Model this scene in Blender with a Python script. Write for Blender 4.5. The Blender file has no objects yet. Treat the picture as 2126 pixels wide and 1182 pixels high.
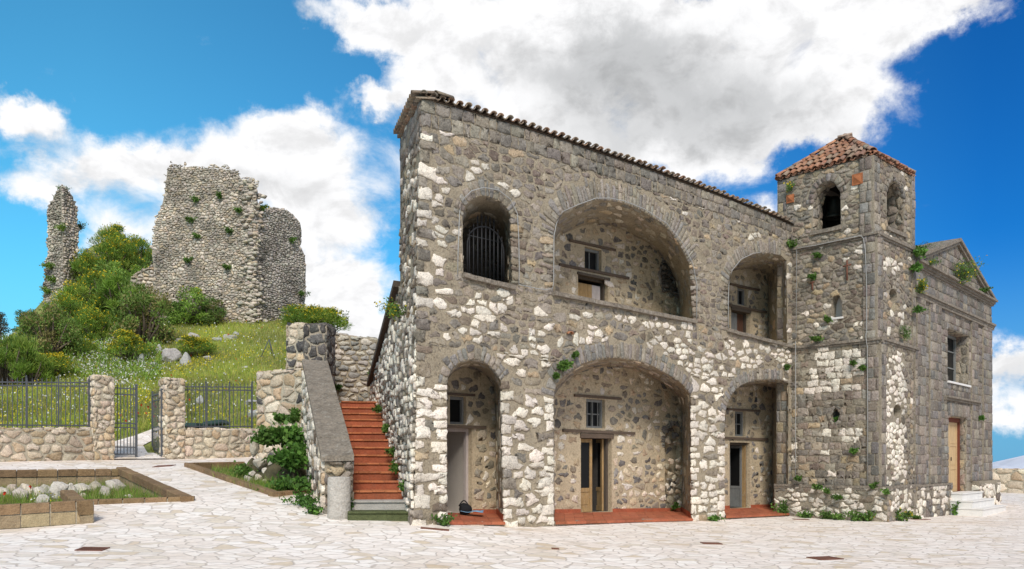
# light and exposure
SUN, SUNA, WST, EXPO, CLW = 2.3, 18, .12, .52, 6.0
SKYA, SKYB = (.29,.90,1.0), (.03,.31,.66)
import bpy, bmesh, math, random
import numpy as np
from mathutils import Vector, Matrix
from mathutils.geometry import tessellate_polygon
from mathutils import noise as mnoise

R = random.Random(7)
NR = np.random.default_rng(11)
SC = bpy.context.scene
COL = SC.collection
F, CX, HY, EYE = 1800.0, 1063.0, 955.0, 1.6      # survey of the photograph: focal length, principal point, horizon, eye height

# ------------------------------------------------------------------ materials
def nodes_of(m):
    m.use_nodes = True
    nt = m.node_tree
    b = nt.nodes['Principled BSDF']
    return nt, nt.nodes, nt.links, b

def mat(name, base=(.5,.5,.5), attr=False, rough=.9, var=.35, vscale=6.0, bump=.3, bscale=30.0, stretch=(1,1,1), spec=.2, metal=0.0,
        trans=0.0, fine=60.0, lichen=0.0, lcol=(.45,.44,.40), speck=0.0):
    m = bpy.data.materials.new(name)
    nt, N, L, b = nodes_of(m)
    tc = N.new('ShaderNodeTexCoord')
    mp = N.new('ShaderNodeMapping'); mp.inputs['Scale'].default_value = stretch
    L.new(tc.outputs['Object'], mp.inputs['Vector'])
    n1 = N.new('ShaderNodeTexNoise'); n1.inputs['Scale'].default_value = vscale; n1.inputs['Detail'].default_value = 6
    n1.inputs['Roughness'].default_value = .65
    L.new(mp.outputs[0], n1.inputs['Vector'])
    n2 = N.new('ShaderNodeTexNoise'); n2.inputs['Scale'].default_value = fine; n2.inputs['Detail'].default_value = 3
    L.new(mp.outputs[0], n2.inputs['Vector'])
    ad = N.new('ShaderNodeMath'); ad.operation = 'ADD'
    L.new(n1.outputs['Fac'], ad.inputs[0]); L.new(n2.outputs['Fac'], ad.inputs[1])
    mr = N.new('ShaderNodeMapRange'); mr.inputs['From Min'].default_value = .6; mr.inputs['From Max'].default_value = 1.4
    mr.inputs['To Min'].default_value = 1 - var; mr.inputs['To Max'].default_value = 1 + var
    L.new(ad.outputs[0], mr.inputs['Value'])
    mul = N.new('ShaderNodeVectorMath'); mul.operation = 'SCALE'
    if attr:
        at = N.new('ShaderNodeAttribute'); at.attribute_name = 'Col'
        L.new(at.outputs['Color'], mul.inputs[0])
    else:
        rgb = N.new('ShaderNodeRGB'); rgb.outputs[0].default_value = (*base, 1)
        L.new(rgb.outputs[0], mul.inputs[0])
    L.new(mr.outputs[0], mul.inputs['Scale'])
    out = mul.outputs[0]
    if lichen > 0:
        n3 = N.new('ShaderNodeTexNoise'); n3.inputs['Scale'].default_value = 9.0; n3.inputs['Detail'].default_value = 8
        n3.inputs['Roughness'].default_value = .75
        L.new(tc.outputs['Object'], n3.inputs['Vector'])
        r3 = N.new('ShaderNodeMapRange'); r3.inputs['From Min'].default_value = .54; r3.inputs['From Max'].default_value = .66
        r3.inputs['To Max'].default_value = lichen
        L.new(n3.outputs['Fac'], r3.inputs['Value'])
        mx = N.new('ShaderNodeMixRGB'); mx.inputs['Color2'].default_value = (*lcol, 1)
        L.new(r3.outputs[0], mx.inputs['Fac']); L.new(out, mx.inputs['Color1'])
        out = mx.outputs[0]
    if speck > 0:      # dark pits and soot
        n5 = N.new('ShaderNodeTexNoise'); n5.inputs['Scale'].default_value = 15.0; n5.inputs['Detail'].default_value = 7; n5.inputs['Roughness'].default_value = .7
        L.new(tc.outputs['Object'], n5.inputs['Vector'])
        r5 = N.new('ShaderNodeMapRange'); r5.inputs['From Min'].default_value = .46; r5.inputs['From Max'].default_value = .34; r5.inputs['To Max'].default_value = speck
        L.new(n5.outputs['Fac'], r5.inputs['Value'])
        mx5 = N.new('ShaderNodeMixRGB'); mx5.blend_type = 'MULTIPLY'; mx5.inputs['Color2'].default_value = (.40, .38, .36, 1)
        L.new(r5.outputs[0], mx5.inputs['Fac']); L.new(out, mx5.inputs['Color1']); out = mx5.outputs[0]
    L.new(out, b.inputs['Base Color'])
    b.inputs['Roughness'].default_value = rough
    b.inputs['Specular IOR Level'].default_value = spec
    b.inputs['Metallic'].default_value = metal
    if bump > 0:
        n4 = N.new('ShaderNodeTexNoise'); n4.inputs['Scale'].default_value = bscale; n4.inputs['Detail'].default_value = 4
        n4.inputs['Roughness'].default_value = .7
        L.new(mp.outputs[0], n4.inputs['Vector'])
        bp = N.new('ShaderNodeBump'); bp.inputs['Strength'].default_value = bump; bp.inputs['Distance'].default_value = .05
        L.new(n4.outputs['Fac'], bp.inputs['Height']); L.new(bp.outputs[0], b.inputs['Normal'])
    if trans > 0:
        tl = N.new('ShaderNodeBsdfTranslucent'); L.new(out, tl.inputs['Color'])
        ms = N.new('ShaderNodeMixShader'); ms.inputs[0].default_value = trans
        o = N['Material Output']
        L.new(b.outputs[0], ms.inputs[1]); L.new(tl.outputs[0], ms.inputs[2]); L.new(ms.outputs[0], o.inputs['Surface'])
    return m

def mat_paving():
    m = bpy.data.materials.new('crazy_paving')
    nt, N, L, b = nodes_of(m)
    tc = N.new('ShaderNodeTexCoord')
    nz = N.new('ShaderNodeTexNoise'); nz.inputs['Scale'].default_value = 1.7; nz.inputs['Detail'].default_value = 3
    L.new(tc.outputs['Object'], nz.inputs['Vector'])
    sub = N.new('ShaderNodeVectorMath'); sub.operation = 'MULTIPLY_ADD'
    sub.inputs[1].default_value = (.34, .34, 0); L.new(nz.outputs['Color'], sub.inputs[0])
    mpg = N.new('ShaderNodeMapping'); mpg.inputs['Rotation'].default_value = (0, 0, .45); mpg.inputs['Scale'].default_value = (1.0, 1.25, 0)
    L.new(tc.outputs['Object'], mpg.inputs['Vector']); L.new(mpg.outputs[0], sub.inputs[2])
    ve = N.new('ShaderNodeTexVoronoi'); ve.feature = 'DISTANCE_TO_EDGE'; ve.inputs['Scale'].default_value = 3.5
    vc = N.new('ShaderNodeTexVoronoi'); vc.feature = 'F1'; vc.inputs['Scale'].default_value = 3.5
    for v in (ve, vc):
        v.voronoi_dimensions = '2D'
        L.new(sub.outputs[0], v.inputs['Vector'])
    # stone tone per flag
    sep = N.new('ShaderNodeSeparateColor'); L.new(vc.outputs['Color'], sep.inputs[0])
    cr = N.new('ShaderNodeValToRGB'); e = cr.color_ramp.elements
    e[0].position = 0; e[0].color = (.76, .68, .60, 1); e[1].position = 1; e[1].color = (.93, .855, .775, 1)
    for p, c in ((.10, (.76, .66, .54, 1)), (.15, (.68, .55, .40, 1)), (.20, (.80, .70, .61, 1)), (.6, (.90, .80, .715, 1))):
        k = cr.color_ramp.elements.new(p); k.color = c
    L.new(sep.outputs[0], cr.inputs[0])
    n2 = N.new('ShaderNodeTexNoise'); n2.inputs['Scale'].default_value = 9; n2.inputs['Detail'].default_value = 7; n2.inputs['Roughness'].default_value = .7
    L.new(tc.outputs['Object'], n2.inputs['Vector'])
    mr = N.new('ShaderNodeMapRange'); mr.inputs['From Min'].default_value = .3; mr.inputs['From Max'].default_value = .7
    mr.inputs['To Min'].default_value = .84; mr.inputs['To Max'].default_value = 1.06
    L.new(n2.outputs['Fac'], mr.inputs['Value'])
    # broad wear, ochre patches
    n3 = N.new('ShaderNodeTexNoise'); n3.inputs['Scale'].default_value = .55; n3.inputs['Detail'].default_value = 5
    L.new(tc.outputs['Object'], n3.inputs['Vector'])
    r3 = N.new('ShaderNodeMapRange'); r3.inputs['From Min'].default_value = .5; r3.inputs['From Max'].default_value = .72; r3.inputs['To Max'].default_value = .55
    L.new(n3.outputs['Fac'], r3.inputs['Value'])
    mx0 = N.new('ShaderNodeMixRGB'); mx0.blend_type = 'MULTIPLY'; mx0.inputs['Color2'].default_value = (.86, .77, .66, 1)
    L.new(r3.outputs[0], mx0.inputs['Fac']); L.new(cr.outputs[0], mx0.inputs['Color1'])
    sc = N.new('ShaderNodeVectorMath'); sc.operation = 'SCALE'
    L.new(mx0.outputs[0], sc.inputs[0]); L.new(mr.outputs[0], sc.inputs['Scale'])
    # joints
    jn = N.new('ShaderNodeTexNoise'); jn.inputs['Scale'].default_value = 3.0
    L.new(tc.outputs['Object'], jn.inputs['Vector'])
    jw = N.new('ShaderNodeMapRange'); jw.inputs['To Min'].default_value = .035; jw.inputs['To Max'].default_value = .13
    L.new(jn.outputs['Fac'], jw.inputs['Value'])
    j = N.new('ShaderNodeMapRange'); j.interpolation_type = 'SMOOTHSTEP'; j.inputs['From Min'].default_value = .012
    L.new(jw.outputs[0], j.inputs['From Max']); L.new(ve.outputs['Distance'], j.inputs['Value'])
    mx = N.new('ShaderNodeMixRGB'); mx.inputs['Color1'].default_value = (.55, .47, .40, 1)
    L.new(j.outputs[0], mx.inputs['Fac']); L.new(sc.outputs[0], mx.inputs['Color2'])
    L.new(mx.outputs[0], b.inputs['Base Color'])
    b.inputs['Roughness'].default_value = .75; b.inputs['Specular IOR Level'].default_value = .25
    ah = N.new('ShaderNodeMath'); ah.operation = 'MULTIPLY_ADD'; ah.inputs[1].default_value = .25
    L.new(n2.outputs['Fac'], ah.inputs[0]); L.new(j.outputs[0], ah.inputs[2])
    ah2 = N.new('ShaderNodeMath'); ah2.operation = 'MULTIPLY_ADD'; ah2.inputs[1].default_value = .5
    L.new(sep.outputs[1], ah2.inputs[0]); L.new(ah.outputs[0], ah2.inputs[2])
    bp = N.new('ShaderNodeBump'); bp.inputs['Strength'].default_value = .45; bp.inputs['Distance'].default_value = .015
    L.new(ah2.outputs[0], bp.inputs['Height']); L.new(bp.outputs[0], b.inputs['Normal'])
    return m

M = {}
M['mortar'] = mat('lime_mortar', (0.351,0.290,0.207), var=.4, vscale=2.2, bump=.75, bscale=22, fine=35, lichen=.6, lcol=(0.238,0.205,0.160), speck=.8)
M['mortar_church'] = mat('weathered_mortar', (0.305,0.257,0.193), var=.35, vscale=2.2, bump=.6, bscale=22, fine=35, lichen=.4, lcol=(0.187,0.172,0.147), speck=.8)
M['mortar_pale'] = mat('grey_cement_mortar', (0.428,0.377,0.288), var=.25, vscale=3, bump=.5, bscale=25, fine=40)
M['mortar_ruin'] = mat('eroded_mortar', (.36, .305, .235), var=.4, vscale=1.6, bump=.8, bscale=14, fine=20)
M['plaster'] = mat('old_plaster', (0.492,0.397,0.270), var=.28, vscale=1.6, bump=.5, bscale=18, fine=26, lichen=.45, lcol=(0.289,0.236,0.167), speck=.7)
M['stone'] = mat('wall_stone', attr=True, var=.42, vscale=9, bump=.8, bscale=20, fine=42, lichen=.45, lcol=(.42,.385,.34), speck=.8)
M['white_rock'] = mat('limestone', attr=True, var=.3, vscale=5, bump=.9, bscale=14, fine=30, lichen=.35, lcol=(.28,.27,.25))
M['coping'] = mat('weathered_concrete', (.225, .188, .148), var=.5, vscale=4, bump=.9, bscale=14, fine=22, lichen=.75, lcol=(.40,.37,.32))
M['tuff'] = mat('tuff_block', attr=True, var=.42, vscale=9, bump=.7, bscale=30, fine=70)
M['terracotta'] = mat('terracotta', attr=True, var=.3, vscale=4, bump=.25, bscale=30, fine=30, rough=.75, lichen=.18, lcol=(.30,.22,.17))
M['rooftile'] = mat('clay_roof_tile', attr=True, var=.45, vscale=6, bump=.4, bscale=24, fine=36, lichen=.8, lcol=(.24,.195,.15), speck=.6)
M['wood_dark'] = mat('weathered_dark_wood', (.095, .075, .058), var=.45, vscale=3, bump=.4, bscale=8, stretch=(9,9,1), fine=16)
M['wood_beam'] = mat('weathered_beam', (.13, .095, .07), var=.45, vscale=3, bump=.4, bscale=14, stretch=(1,1,8), fine=16)
M['wood_light'] = mat('oiled_light_wood', (.52, .36, .19), var=.25, vscale=2, bump=.15, bscale=6, stretch=(9,9,1), fine=12, rough=.6)
M['wood_old'] = mat('flaking_painted_wood', (.34, .22, .10), var=.45, vscale=2, bump=.3, bscale=7, stretch=(8,8,1), fine=14, lichen=.3, lcol=(.40,.37,.31))
M['wood_pale'] = mat('bleached_wood', (.47, .41, .38), var=.25, vscale=2, bump=.2, bscale=7, stretch=(8,8,1), fine=14)
M['wood_brown'] = mat('brown_wood', (.12, .06, .038), var=.35, vscale=2, bump=.2, bscale=7, stretch=(8,8,1), fine=14)
M['wood_grey'] = mat('grey_painted_wood', (.20, .20, .19), var=.3, vscale=3, bump=.2, bscale=10, stretch=(4,4,1), fine=20)
M['dark'] = mat('interior_shade_dark', (.055, .05, .045), var=.3, bump=.1)  # near-black colour stands in for the shade inside rooms and openings
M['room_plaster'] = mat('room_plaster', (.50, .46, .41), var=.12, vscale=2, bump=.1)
M['glass'] = mat('dusty_glass', (.012, .012, .012), var=.1, bump=0, rough=.35, spec=.12)
M['iron'] = mat('black_iron', (.018, .018, .02), var=.3, bump=.1, rough=.6, spec=.4)
M['grey_iron'] = mat('grey_painted_iron', (.085, .09, .10), var=.25, bump=.1, rough=.55, spec=.4)
M['rust'] = mat('rusted_iron', (.17, .075, .05), var=.45, vscale=12, bump=.4, rough=.85)
M['cable'] = mat('grey_cable', (.36, .355, .34), var=.15, bump=0, rough=.6)
M['bronze'] = mat('dull_bronze', (.03, .028, .022), var=.3, bump=.1, rough=.45, metal=.7)
M['white_stone'] = mat('white_marble', (.72, .69, .65), var=.14, vscale=3, bump=.15, rough=.6)
M['grey_step'] = mat('grey_stone_step', (.40, .37, .335), var=.3, vscale=4, bump=.4)
M['moss'] = mat('mossy_stone', (.11, .125, .055), var=.5, vscale=8, bump=.8, bscale=50)
M['leaf'] = mat('leaf', attr=True, var=.18, vscale=5, bump=0, rough=.6, spec=.3, trans=.3)
M['grass'] = mat('grass_blade', attr=True, var=.15, vscale=1.2, bump=0, rough=.7, spec=.2, trans=.3)
M['petal'] = mat('petal', attr=True, var=.1, bump=0, rough=.6, trans=.25)
M['bark'] = mat('bark', (.13, .10, .075), var=.4, vscale=9, bump=.6)
M['hill'] = mat('meadow_soil', (.22, .235, .065), var=.55, vscale=.7, bump=.8, bscale=8, fine=7, lichen=.5, lcol=(.17,.15,.055))
M['soil'] = mat('soil', (.11, .095, .055), var=.4, vscale=5, bump=.8)
M['bin'] = mat('dark_green_plastic', (.018, .045, .035), var=.15, bump=.05, rough=.45, spec=.4)
M['cloth'] = mat('blue_cloth', (.20, .36, .52), var=.2, bump=.4, bscale=12)
M['bag'] = mat('black_fabric', (.015, .015, .017), var=.2, bump=.3)
M['far'] = mat('haze_pale_range', (.55, .56, .62), var=.2, vscale=.004, fine=.01, bump=0)  # distance haze put into the pale bluish base colour
M['paving'] = mat_paving()

# ------------------------------------------------------------------ mesh collector
class MB:
    def __init__(s): s.v, s.f, s.c, s.m, s.sm = [], [], [], [], []
    def add(s, verts, faces, col=(1,1,1), mi=0, smooth=False):
        o = len(s.v)
        s.v.extend([tuple(p) for p in verts])
        for f in faces:
            s.f.append([i + o for i in f]); s.c.append(col); s.m.append(mi); s.sm.append(smooth)
    def quad(s, a, b, c, d, col=(1,1,1), mi=0): s.add([a,b,c,d], [[0,1,2,3]], col, mi)
    def box(s, o, ax, ay, az, col=(1,1,1), mi=0):
        o, ax, ay, az = Vector(o), Vector(ax), Vector(ay), Vector(az)
        p = [o, o+ax, o+ax+ay, o+ay, o+az, o+ax+az, o+ax+ay+az, o+ay+az]
        s.add(p, [[3,2,1,0],[4,5,6,7],[0,1,5,4],[1,2,6,5],[2,3,7,6],[3,0,4,7]], col, mi)
    def tube(s, pts, r, n=6, col=(1,1,1), mi=0, r2=None, cap=True):
        pts = [Vector(p) for p in pts]; rings = []
        for i, p in enumerate(pts):
            t = (pts[min(i+1, len(pts)-1)] - pts[max(i-1, 0)]).normalized()
            a = t.cross(Vector((0,0,1)) if abs(t.z) < .9 else Vector((1,0,0))).normalized(); b = t.cross(a)
            rr = r if r2 is None else r + (r2 - r) * i / max(1, len(pts)-1)
            rings.append([p + (a*math.cos(2*math.pi*k/n) + b*math.sin(2*math.pi*k/n))*rr for k in range(n)])
        vs = [q for ring in rings for q in ring]; fs = []
        for i in range(len(pts)-1):
            for k in range(n): fs.append([i*n+k, i*n+(k+1)%n, (i+1)*n+(k+1)%n, (i+1)*n+k])
        if cap: fs.append(list(range(n))[::-1]); fs.append([(len(pts)-1)*n+k for k in range(n)])
        s.add(vs, fs, col, mi, True)

def link(name, mb, mats, parent=None, label=None):
    me = bpy.data.meshes.new(name)
    off = Vector((0,0,0))
    p = parent
    while p is not None: off += p.location; p = p.parent
    v = np.array(mb.v, dtype=np.float64).reshape(-1, 3) - np.array(off)
    me.from_pydata(v.tolist(), [], mb.f)
    ms = mats if isinstance(mats, (list, tuple)) else [mats]
    for m in ms: me.materials.append(m)
    n = len(me.polygons)
    me.polygons.foreach_set('material_index', np.array(mb.m, dtype=np.int32))
    me.polygons.foreach_set('use_smooth', np.array(mb.sm, dtype=bool))
    tot = np.empty(n, dtype=np.int32); me.polygons.foreach_get('loop_total', tot)
    c = np.ones((n, 4), dtype=np.float32); c[:, :3] = np.array(mb.c, dtype=np.float32).reshape(-1, 3)
    at = me.color_attributes.new('Col', 'FLOAT_COLOR', 'CORNER')
    at.data.foreach_set('color', np.repeat(c, tot, axis=0).ravel())
    me.update()
    o = bpy.data.objects.new(name, me); COL.objects.link(o)
    if parent is not None: o.parent = parent
    if label: o['label'] = label
    return o

def tag(o, label, cat, group=None, kind=None):
    if label: o['label'] = label
    if cat: o['category'] = cat
    if group: o['group'] = group
    if kind: o['kind'] = kind
    return o
def thing(name, label, cat, loc, group=None):
    o = bpy.data.objects.new(name, None); COL.objects.link(o); o.location = loc; o.empty_display_size = .2
    return tag(o, label, cat, group)
def struct(name, mb, mats, kind='structure'):
    o = link(name, mb, mats); o['kind'] = kind; return o

# ------------------------------------------------------------------ survey: where a photo point stands
def P(px, s): return Vector(((px - CX)/s, F/s))          # plan position seen at column px with scale s pixels per metre
def W(px, py, d): return Vector(((px - CX)*d/F, d, EYE - (py - HY)*d/F))

class Plane:
    """a vertical wall plane through two plan points; u runs along it, h stands out of it towards the viewer's side"""
    def __init__(s, A, B):
        s.A = Vector((A[0], A[1])); s.B = Vector((B[0], B[1])); d = s.B - s.A; s.L = d.length; s.d = d.normalized(); s.n = Vector((s.d.y, -s.d.x))
    def pt(s, u, z, h=0.0):
        p = s.A + s.d*u + s.n*h
        return Vector((p.x, p.y, z))
    def uz(s, px, py):
        k = (px - CX)/F; D = s.d
        t = (k*s.A.y - s.A.x)/(D.x - k*D.y); y = s.A.y + t*D.y
        return (t, EYE - (py - HY)*y/F)
    def px(s, u, z):
        p = s.A + s.d*u
        return (CX + F*p.x/p.y, HY - (z - EYE)*F/p.y)
    def shift(s, v): return Plane(s.A + Vector(v), s.B + Vector(v))
    def U(s, pts): return [s.uz(*p) for p in pts]

def catmull(pts, k=3):
    out = []
    for i in range(len(pts)-1):
        p0 = pts[max(i-1,0)]; p1 = pts[i]; p2 = pts[i+1]; p3 = pts[min(i+2, len(pts)-1)]
        for j in range(k):
            t = j/k
            out.append(tuple(.5*((2*p1[a]) + (-p0[a]+p2[a])*t + (2*p0[a]-5*p1[a]+4*p2[a]-p3[a])*t*t + (-p0[a]+3*p1[a]-3*p2[a]+p3[a])*t**3) for a in (0,1)))
    out.append(tuple(pts[-1])); return out

def inside(p, poly):
    x, y = p; c = False; n = len(poly); j = n-1
    for i in range(n):
        xi, yi = poly[i]; xj, yj = poly[j]
        if (yi > y) != (yj > y) and x < (xj-xi)*(y-yi)/(yj-yi) + xi: c = not c
        j = i
    return c
def nearest(p, poly):
    best = None; bd = 1e9; n = len(poly)
    for i in range(n):
        ax, ay = poly[i]; bx, by = poly[(i+1) % n]; dx, dy = bx-ax, by-ay; l = dx*dx + dy*dy
        t = 0 if l == 0 else max(0, min(1, ((p[0]-ax)*dx + (p[1]-ay)*dy)/l))
        q = (ax + t*dx, ay + t*dy); d = (q[0]-p[0])**2 + (q[1]-p[1])**2
        if d < bd: bd = d; best = q
    return best
def bbox(poly): xs = [p[0] for p in poly]; ys = [p[1] for p in poly]; return min(xs), min(ys), max(xs), max(ys)

def clip(poly, nx, ny, c):
    out = []; n = len(poly)
    for i in range(n):
        a = poly[i]; b = poly[(i+1) % n]
        da = a[0]*nx + a[1]*ny - c; db = b[0]*nx + b[1]*ny - c
        if da <= 0: out.append(a)
        if (da < 0) != (db < 0) and da != db:
            t = da/(da-db); out.append((a[0] + (b[0]-a[0])*t, a[1] + (b[1]-a[1])*t))
    return out
def area(poly):
    return .5*abs(sum(poly[i-1][0]*poly[i][1] - poly[i][0]*poly[i-1][1] for i in range(len(poly))))

def stone(mb, poly, mp, h, col, mi=1, rnd=.22, rough=.012):
    """one stone: outline softened at the corners, sides buried in the mortar, face domed and uneven"""
    pp = []
    for i in range(len(poly)):      # long edges are broken, never ruled
        a = poly[i]; b = poly[(i+1) % len(poly)]; pp.append(a); l = math.dist(a, b)
        if l > .13 and rough > .008: k = R.uniform(.35, .65); g = R.gauss(0, min(.022, l*.07)); pp.append((a[0]+(b[0]-a[0])*k + (b[1]-a[1])/l*g, a[1]+(b[1]-a[1])*k - (b[0]-a[0])/l*g))
    poly = pp; n = len(poly); q = []
    for i in range(n):
        a = poly[i]; b = poly[(i+1) % n]
        q.append((a[0] + (b[0]-a[0])*rnd, a[1] + (b[1]-a[1])*rnd)); q.append((a[0] + (b[0]-a[0])*(1-rnd), a[1] + (b[1]-a[1])*(1-rnd)))
    n = len(q); cx = sum(p[0] for p in q)/n; cy = sum(p[1] for p in q)/n
    q = [(p[0] + R.gauss(0, rough), p[1] + R.gauss(0, rough)) for p in q]
    tx, ty = R.gauss(0, .10)*h, R.gauss(0, .10)*h; sz = max(.05, math.sqrt(area(q)))
    vs = []
    for sc, hh in ((1.0, -.02), (.985, h*.55), (.86, h*.96)):
        for p in q:
            dx, dy = (p[0]-cx)*sc, (p[1]-cy)*sc
            vs.append(mp(cx+dx, cy+dy, hh if hh < 0 else hh*(1 + R.uniform(-.15, .15)) + (tx*dx + ty*dy)/sz))
    vs.append(mp(cx, cy, h*R.uniform(.95, 1.15)))
    fs = []
    for r in (0, 1):
        for i in range(n):
            j = (i+1) % n; fs.append([r*n+i, r*n+j, (r+1)*n+j, (r+1)*n+i])
    for i in range(n): fs.append([2*n+i, 2*n+(i+1) % n, 3*n])
    mb.add(vs, fs, col, mi, True)

def fit(poly, outer, holes, ob, hb):
    """keep a stone out of openings and inside the wall's outline, or drop it"""
    n = len(poly)
    c = (sum(p[0] for p in poly)/n, sum(p[1] for p in poly)/n)
    if outer is not None:
        if not inside(c, outer): return None
        poly = [p if inside(p, outer) else nearest(p, outer) for p in poly]
    for hl, b in zip(holes, hb):
        if max(p[0] for p in poly) < b[0] or min(p[0] for p in poly) > b[2] or max(p[1] for p in poly) < b[1] or min(p[1] for p in poly) > b[3]: continue
        if inside(c, hl): return None
        poly = [nearest(p, hl) if inside(p, hl) else p for p in poly]
    return poly if area(poly) > .0025 else None

TONE = [.16]
def tone(c, u, z, w=(.8, 1.1)):
    k = 1 + TONE[0]*2*(mnoise.noise((u*w[0], z*w[1], 4.7)) + .5*mnoise.noise((u*2.7, z*3.1, 9.1)))
    return tuple(max(.012, x*k) for x in c)

def rubble(mb, bounds, cw, ch, mp, colf, outer=None, holes=(), gap=.02, jit=.8, drop=.15, hgt=.03, mi=1, amin=.003, rnd=.22, rough=.012, shr=(.86,1.0), jz=.6):
    u0, z0, u1, z1 = bounds
    nx = int((u1-u0)/cw) + 3; nz = int((z1-z0)/ch) + 3
    S = {}
    for j in range(-2, nz):
        off = R.uniform(0, 1)
        for i in range(-2, nx):
            if R.random() < drop: continue
            S[(i, j)] = (u0 + (i + off + jit*R.uniform(-.5, .5))*cw, z0 + (j + .5 + jz*R.uniform(-.5, .5))*ch)
    hb = [bbox(h) for h in holes]; a = cw/ch            # metric squeezed so that cells lie flat
    for (i, j), s in S.items():
        if not (u0 - cw < s[0] < u1 + cw and z0 - ch < s[1] < z1 + ch): continue
        poly = [(s[0]-1.6*cw, s[1]-1.6*ch), (s[0]+1.6*cw, s[1]-1.6*ch), (s[0]+1.6*cw, s[1]+1.6*ch), (s[0]-1.6*cw, s[1]+1.6*ch)]
        for dj in (-2, -1, 0, 1, 2):
            for di in (-3, -2, -1, 0, 1, 2, 3):
                if di == 0 and dj == 0: continue
                t = S.get((i+di, j+dj))
                if t is None: continue
                nxx, nyy = (t[0]-s[0]), (t[1]-s[1])*a*a
                m = ((s[0]+t[0])*.5, (s[1]+t[1])*.5); l = math.hypot(nxx, nyy)
                if l < 1e-6: continue
                nxx /= l; nyy /= l
                poly = clip(poly, nxx, nyy, m[0]*nxx + m[1]*nyy - gap*.5)
                if len(poly) < 3: break
            if len(poly) < 3: break
        if len(poly) < 3: continue
        for (ax, ay, c) in ((1,0,u1), (-1,0,-u0), (0,1,z1), (0,-1,-z0)):
            poly = clip(poly, ax, ay, c)
            if len(poly) < 3: break
        if len(poly) < 3 or area(poly) < amin: continue
        r = colf(s[0], s[1])
        if r is None: continue
        poly = fit(poly, outer, holes, None, hb)
        if poly is None: continue
        if shr[0] < 1:
            kx, ky = R.uniform(*shr), R.uniform(*shr); gx = sum(p[0] for p in poly)/len(poly); gy = sum(p[1] for p in poly)/len(poly)
            poly = [(gx+(p[0]-gx)*kx, gy+(p[1]-gy)*ky) for p in poly]
        stone(mb, poly, mp, hgt*r[1]*R.uniform(.6, 1.4), tone(r[0], *s), mi, rnd, rough)

def ashlar(mb, bounds, ch, bw, mp, colf, outer=None, holes=(), gap=.015, hgt=.02, mi=1, rnd=.10, rough=.006, tilt=.0):
    u0, z0, u1, z1 = bounds; hb = [bbox(h) for h in holes]
    z = z0
    while z < z1 - ch*.3:
        hh = ch*R.uniform(.85, 1.18); zt = min(z1, z + hh)
        if z1 - zt < ch*.35: zt = z1
        u = u0 - R.uniform(0, bw[0]*.9)
        while u < u1:
            w = R.uniform(*bw); a, b = max(u, u0), min(u + w, u1)
            if b - a > .06:
                g = gap*.5
                poly = [(a+g, z+g+R.gauss(0,rough)), (b-g, z+g+R.gauss(0,rough)), (b-g, zt-g+R.gauss(0,rough)), (a+g, zt-g+R.gauss(0,rough))]
                r = colf((a+b)/2, (z+zt)/2)
                if r is not None:
                    poly = fit(poly, outer, holes, None, hb)
                    if poly is not None: stone(mb, poly, mp, hgt*r[1]*R.uniform(.6, 1.4), tone(r[0], u, z), mi, rnd, rough)
            u += w
        z = zt
        if zt >= z1: break

def panel(mb, pl, outline, holes=(), h=0.0, mi=0, col=(1,1,1)):
    allp = [list(outline)] + [list(x) for x in holes]
    tri = tessellate_polygon([[Vector((p[0], p[1], 0)) for p in q] for q in allp])
    flat = [p for q in allp for p in q]
    mb.add([pl.pt(p[0], p[1], h) for p in flat], [list(t) for t in tri], col, mi)

def rect(a, b): return [(a[0], a[1]), (b[0], a[1]), (b[0], b[1]), (a[0], b[1])]
def boundary(mb, pl, poly, v, mi=0, closed=True, col=(1,1,1)):
    """side faces of a hole or of a wall's outline, running back along the plan vector v"""
    V3 = Vector((v[0], v[1], 0)); n = len(poly)
    for i in range(n if closed else n-1):
        a = pl.pt(*poly[i]); b = pl.pt(*poly[(i+1) % n])
        mb.quad(a, b, b+V3, a+V3, col, mi)

def devel(pl, poly, v):
    """map (distance along an outline, depth, height) to the reveal or vault that runs back from it"""
    V3 = Vector((v[0], v[1], 0)); vl = V3.length; cum = [0]
    for i in range(len(poly)-1): cum.append(cum[-1] + math.dist(poly[i], poly[i+1]))
    def mp(a, b, h):
        i = 0
        while i < len(poly)-2 and cum[i+1] < a: i += 1
        t = (a - cum[i])/max(1e-6, cum[i+1]-cum[i])
        du, dz = poly[i+1][0]-poly[i][0], poly[i+1][1]-poly[i][1]; l = math.hypot(du, dz) or 1
        u = poly[i][0] + du*t + dz/l*h; z = poly[i][1] + dz*t - du/l*h
        return pl.pt(u, z) + V3*(b/vl)
    return mp, cum[-1], vl

def arc_offset(arc, w):
    out = []
    for i, p in enumerate(arc):
        a = arc[max(0, i-1)]; b = arc[min(len(arc)-1, i+1)]
        du, dz = b[0]-a[0], b[1]-a[1]; l = math.hypot(du, dz) or 1
        out.append((p[0] - dz/l*w, p[1] + du/l*w))
    return out

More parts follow.
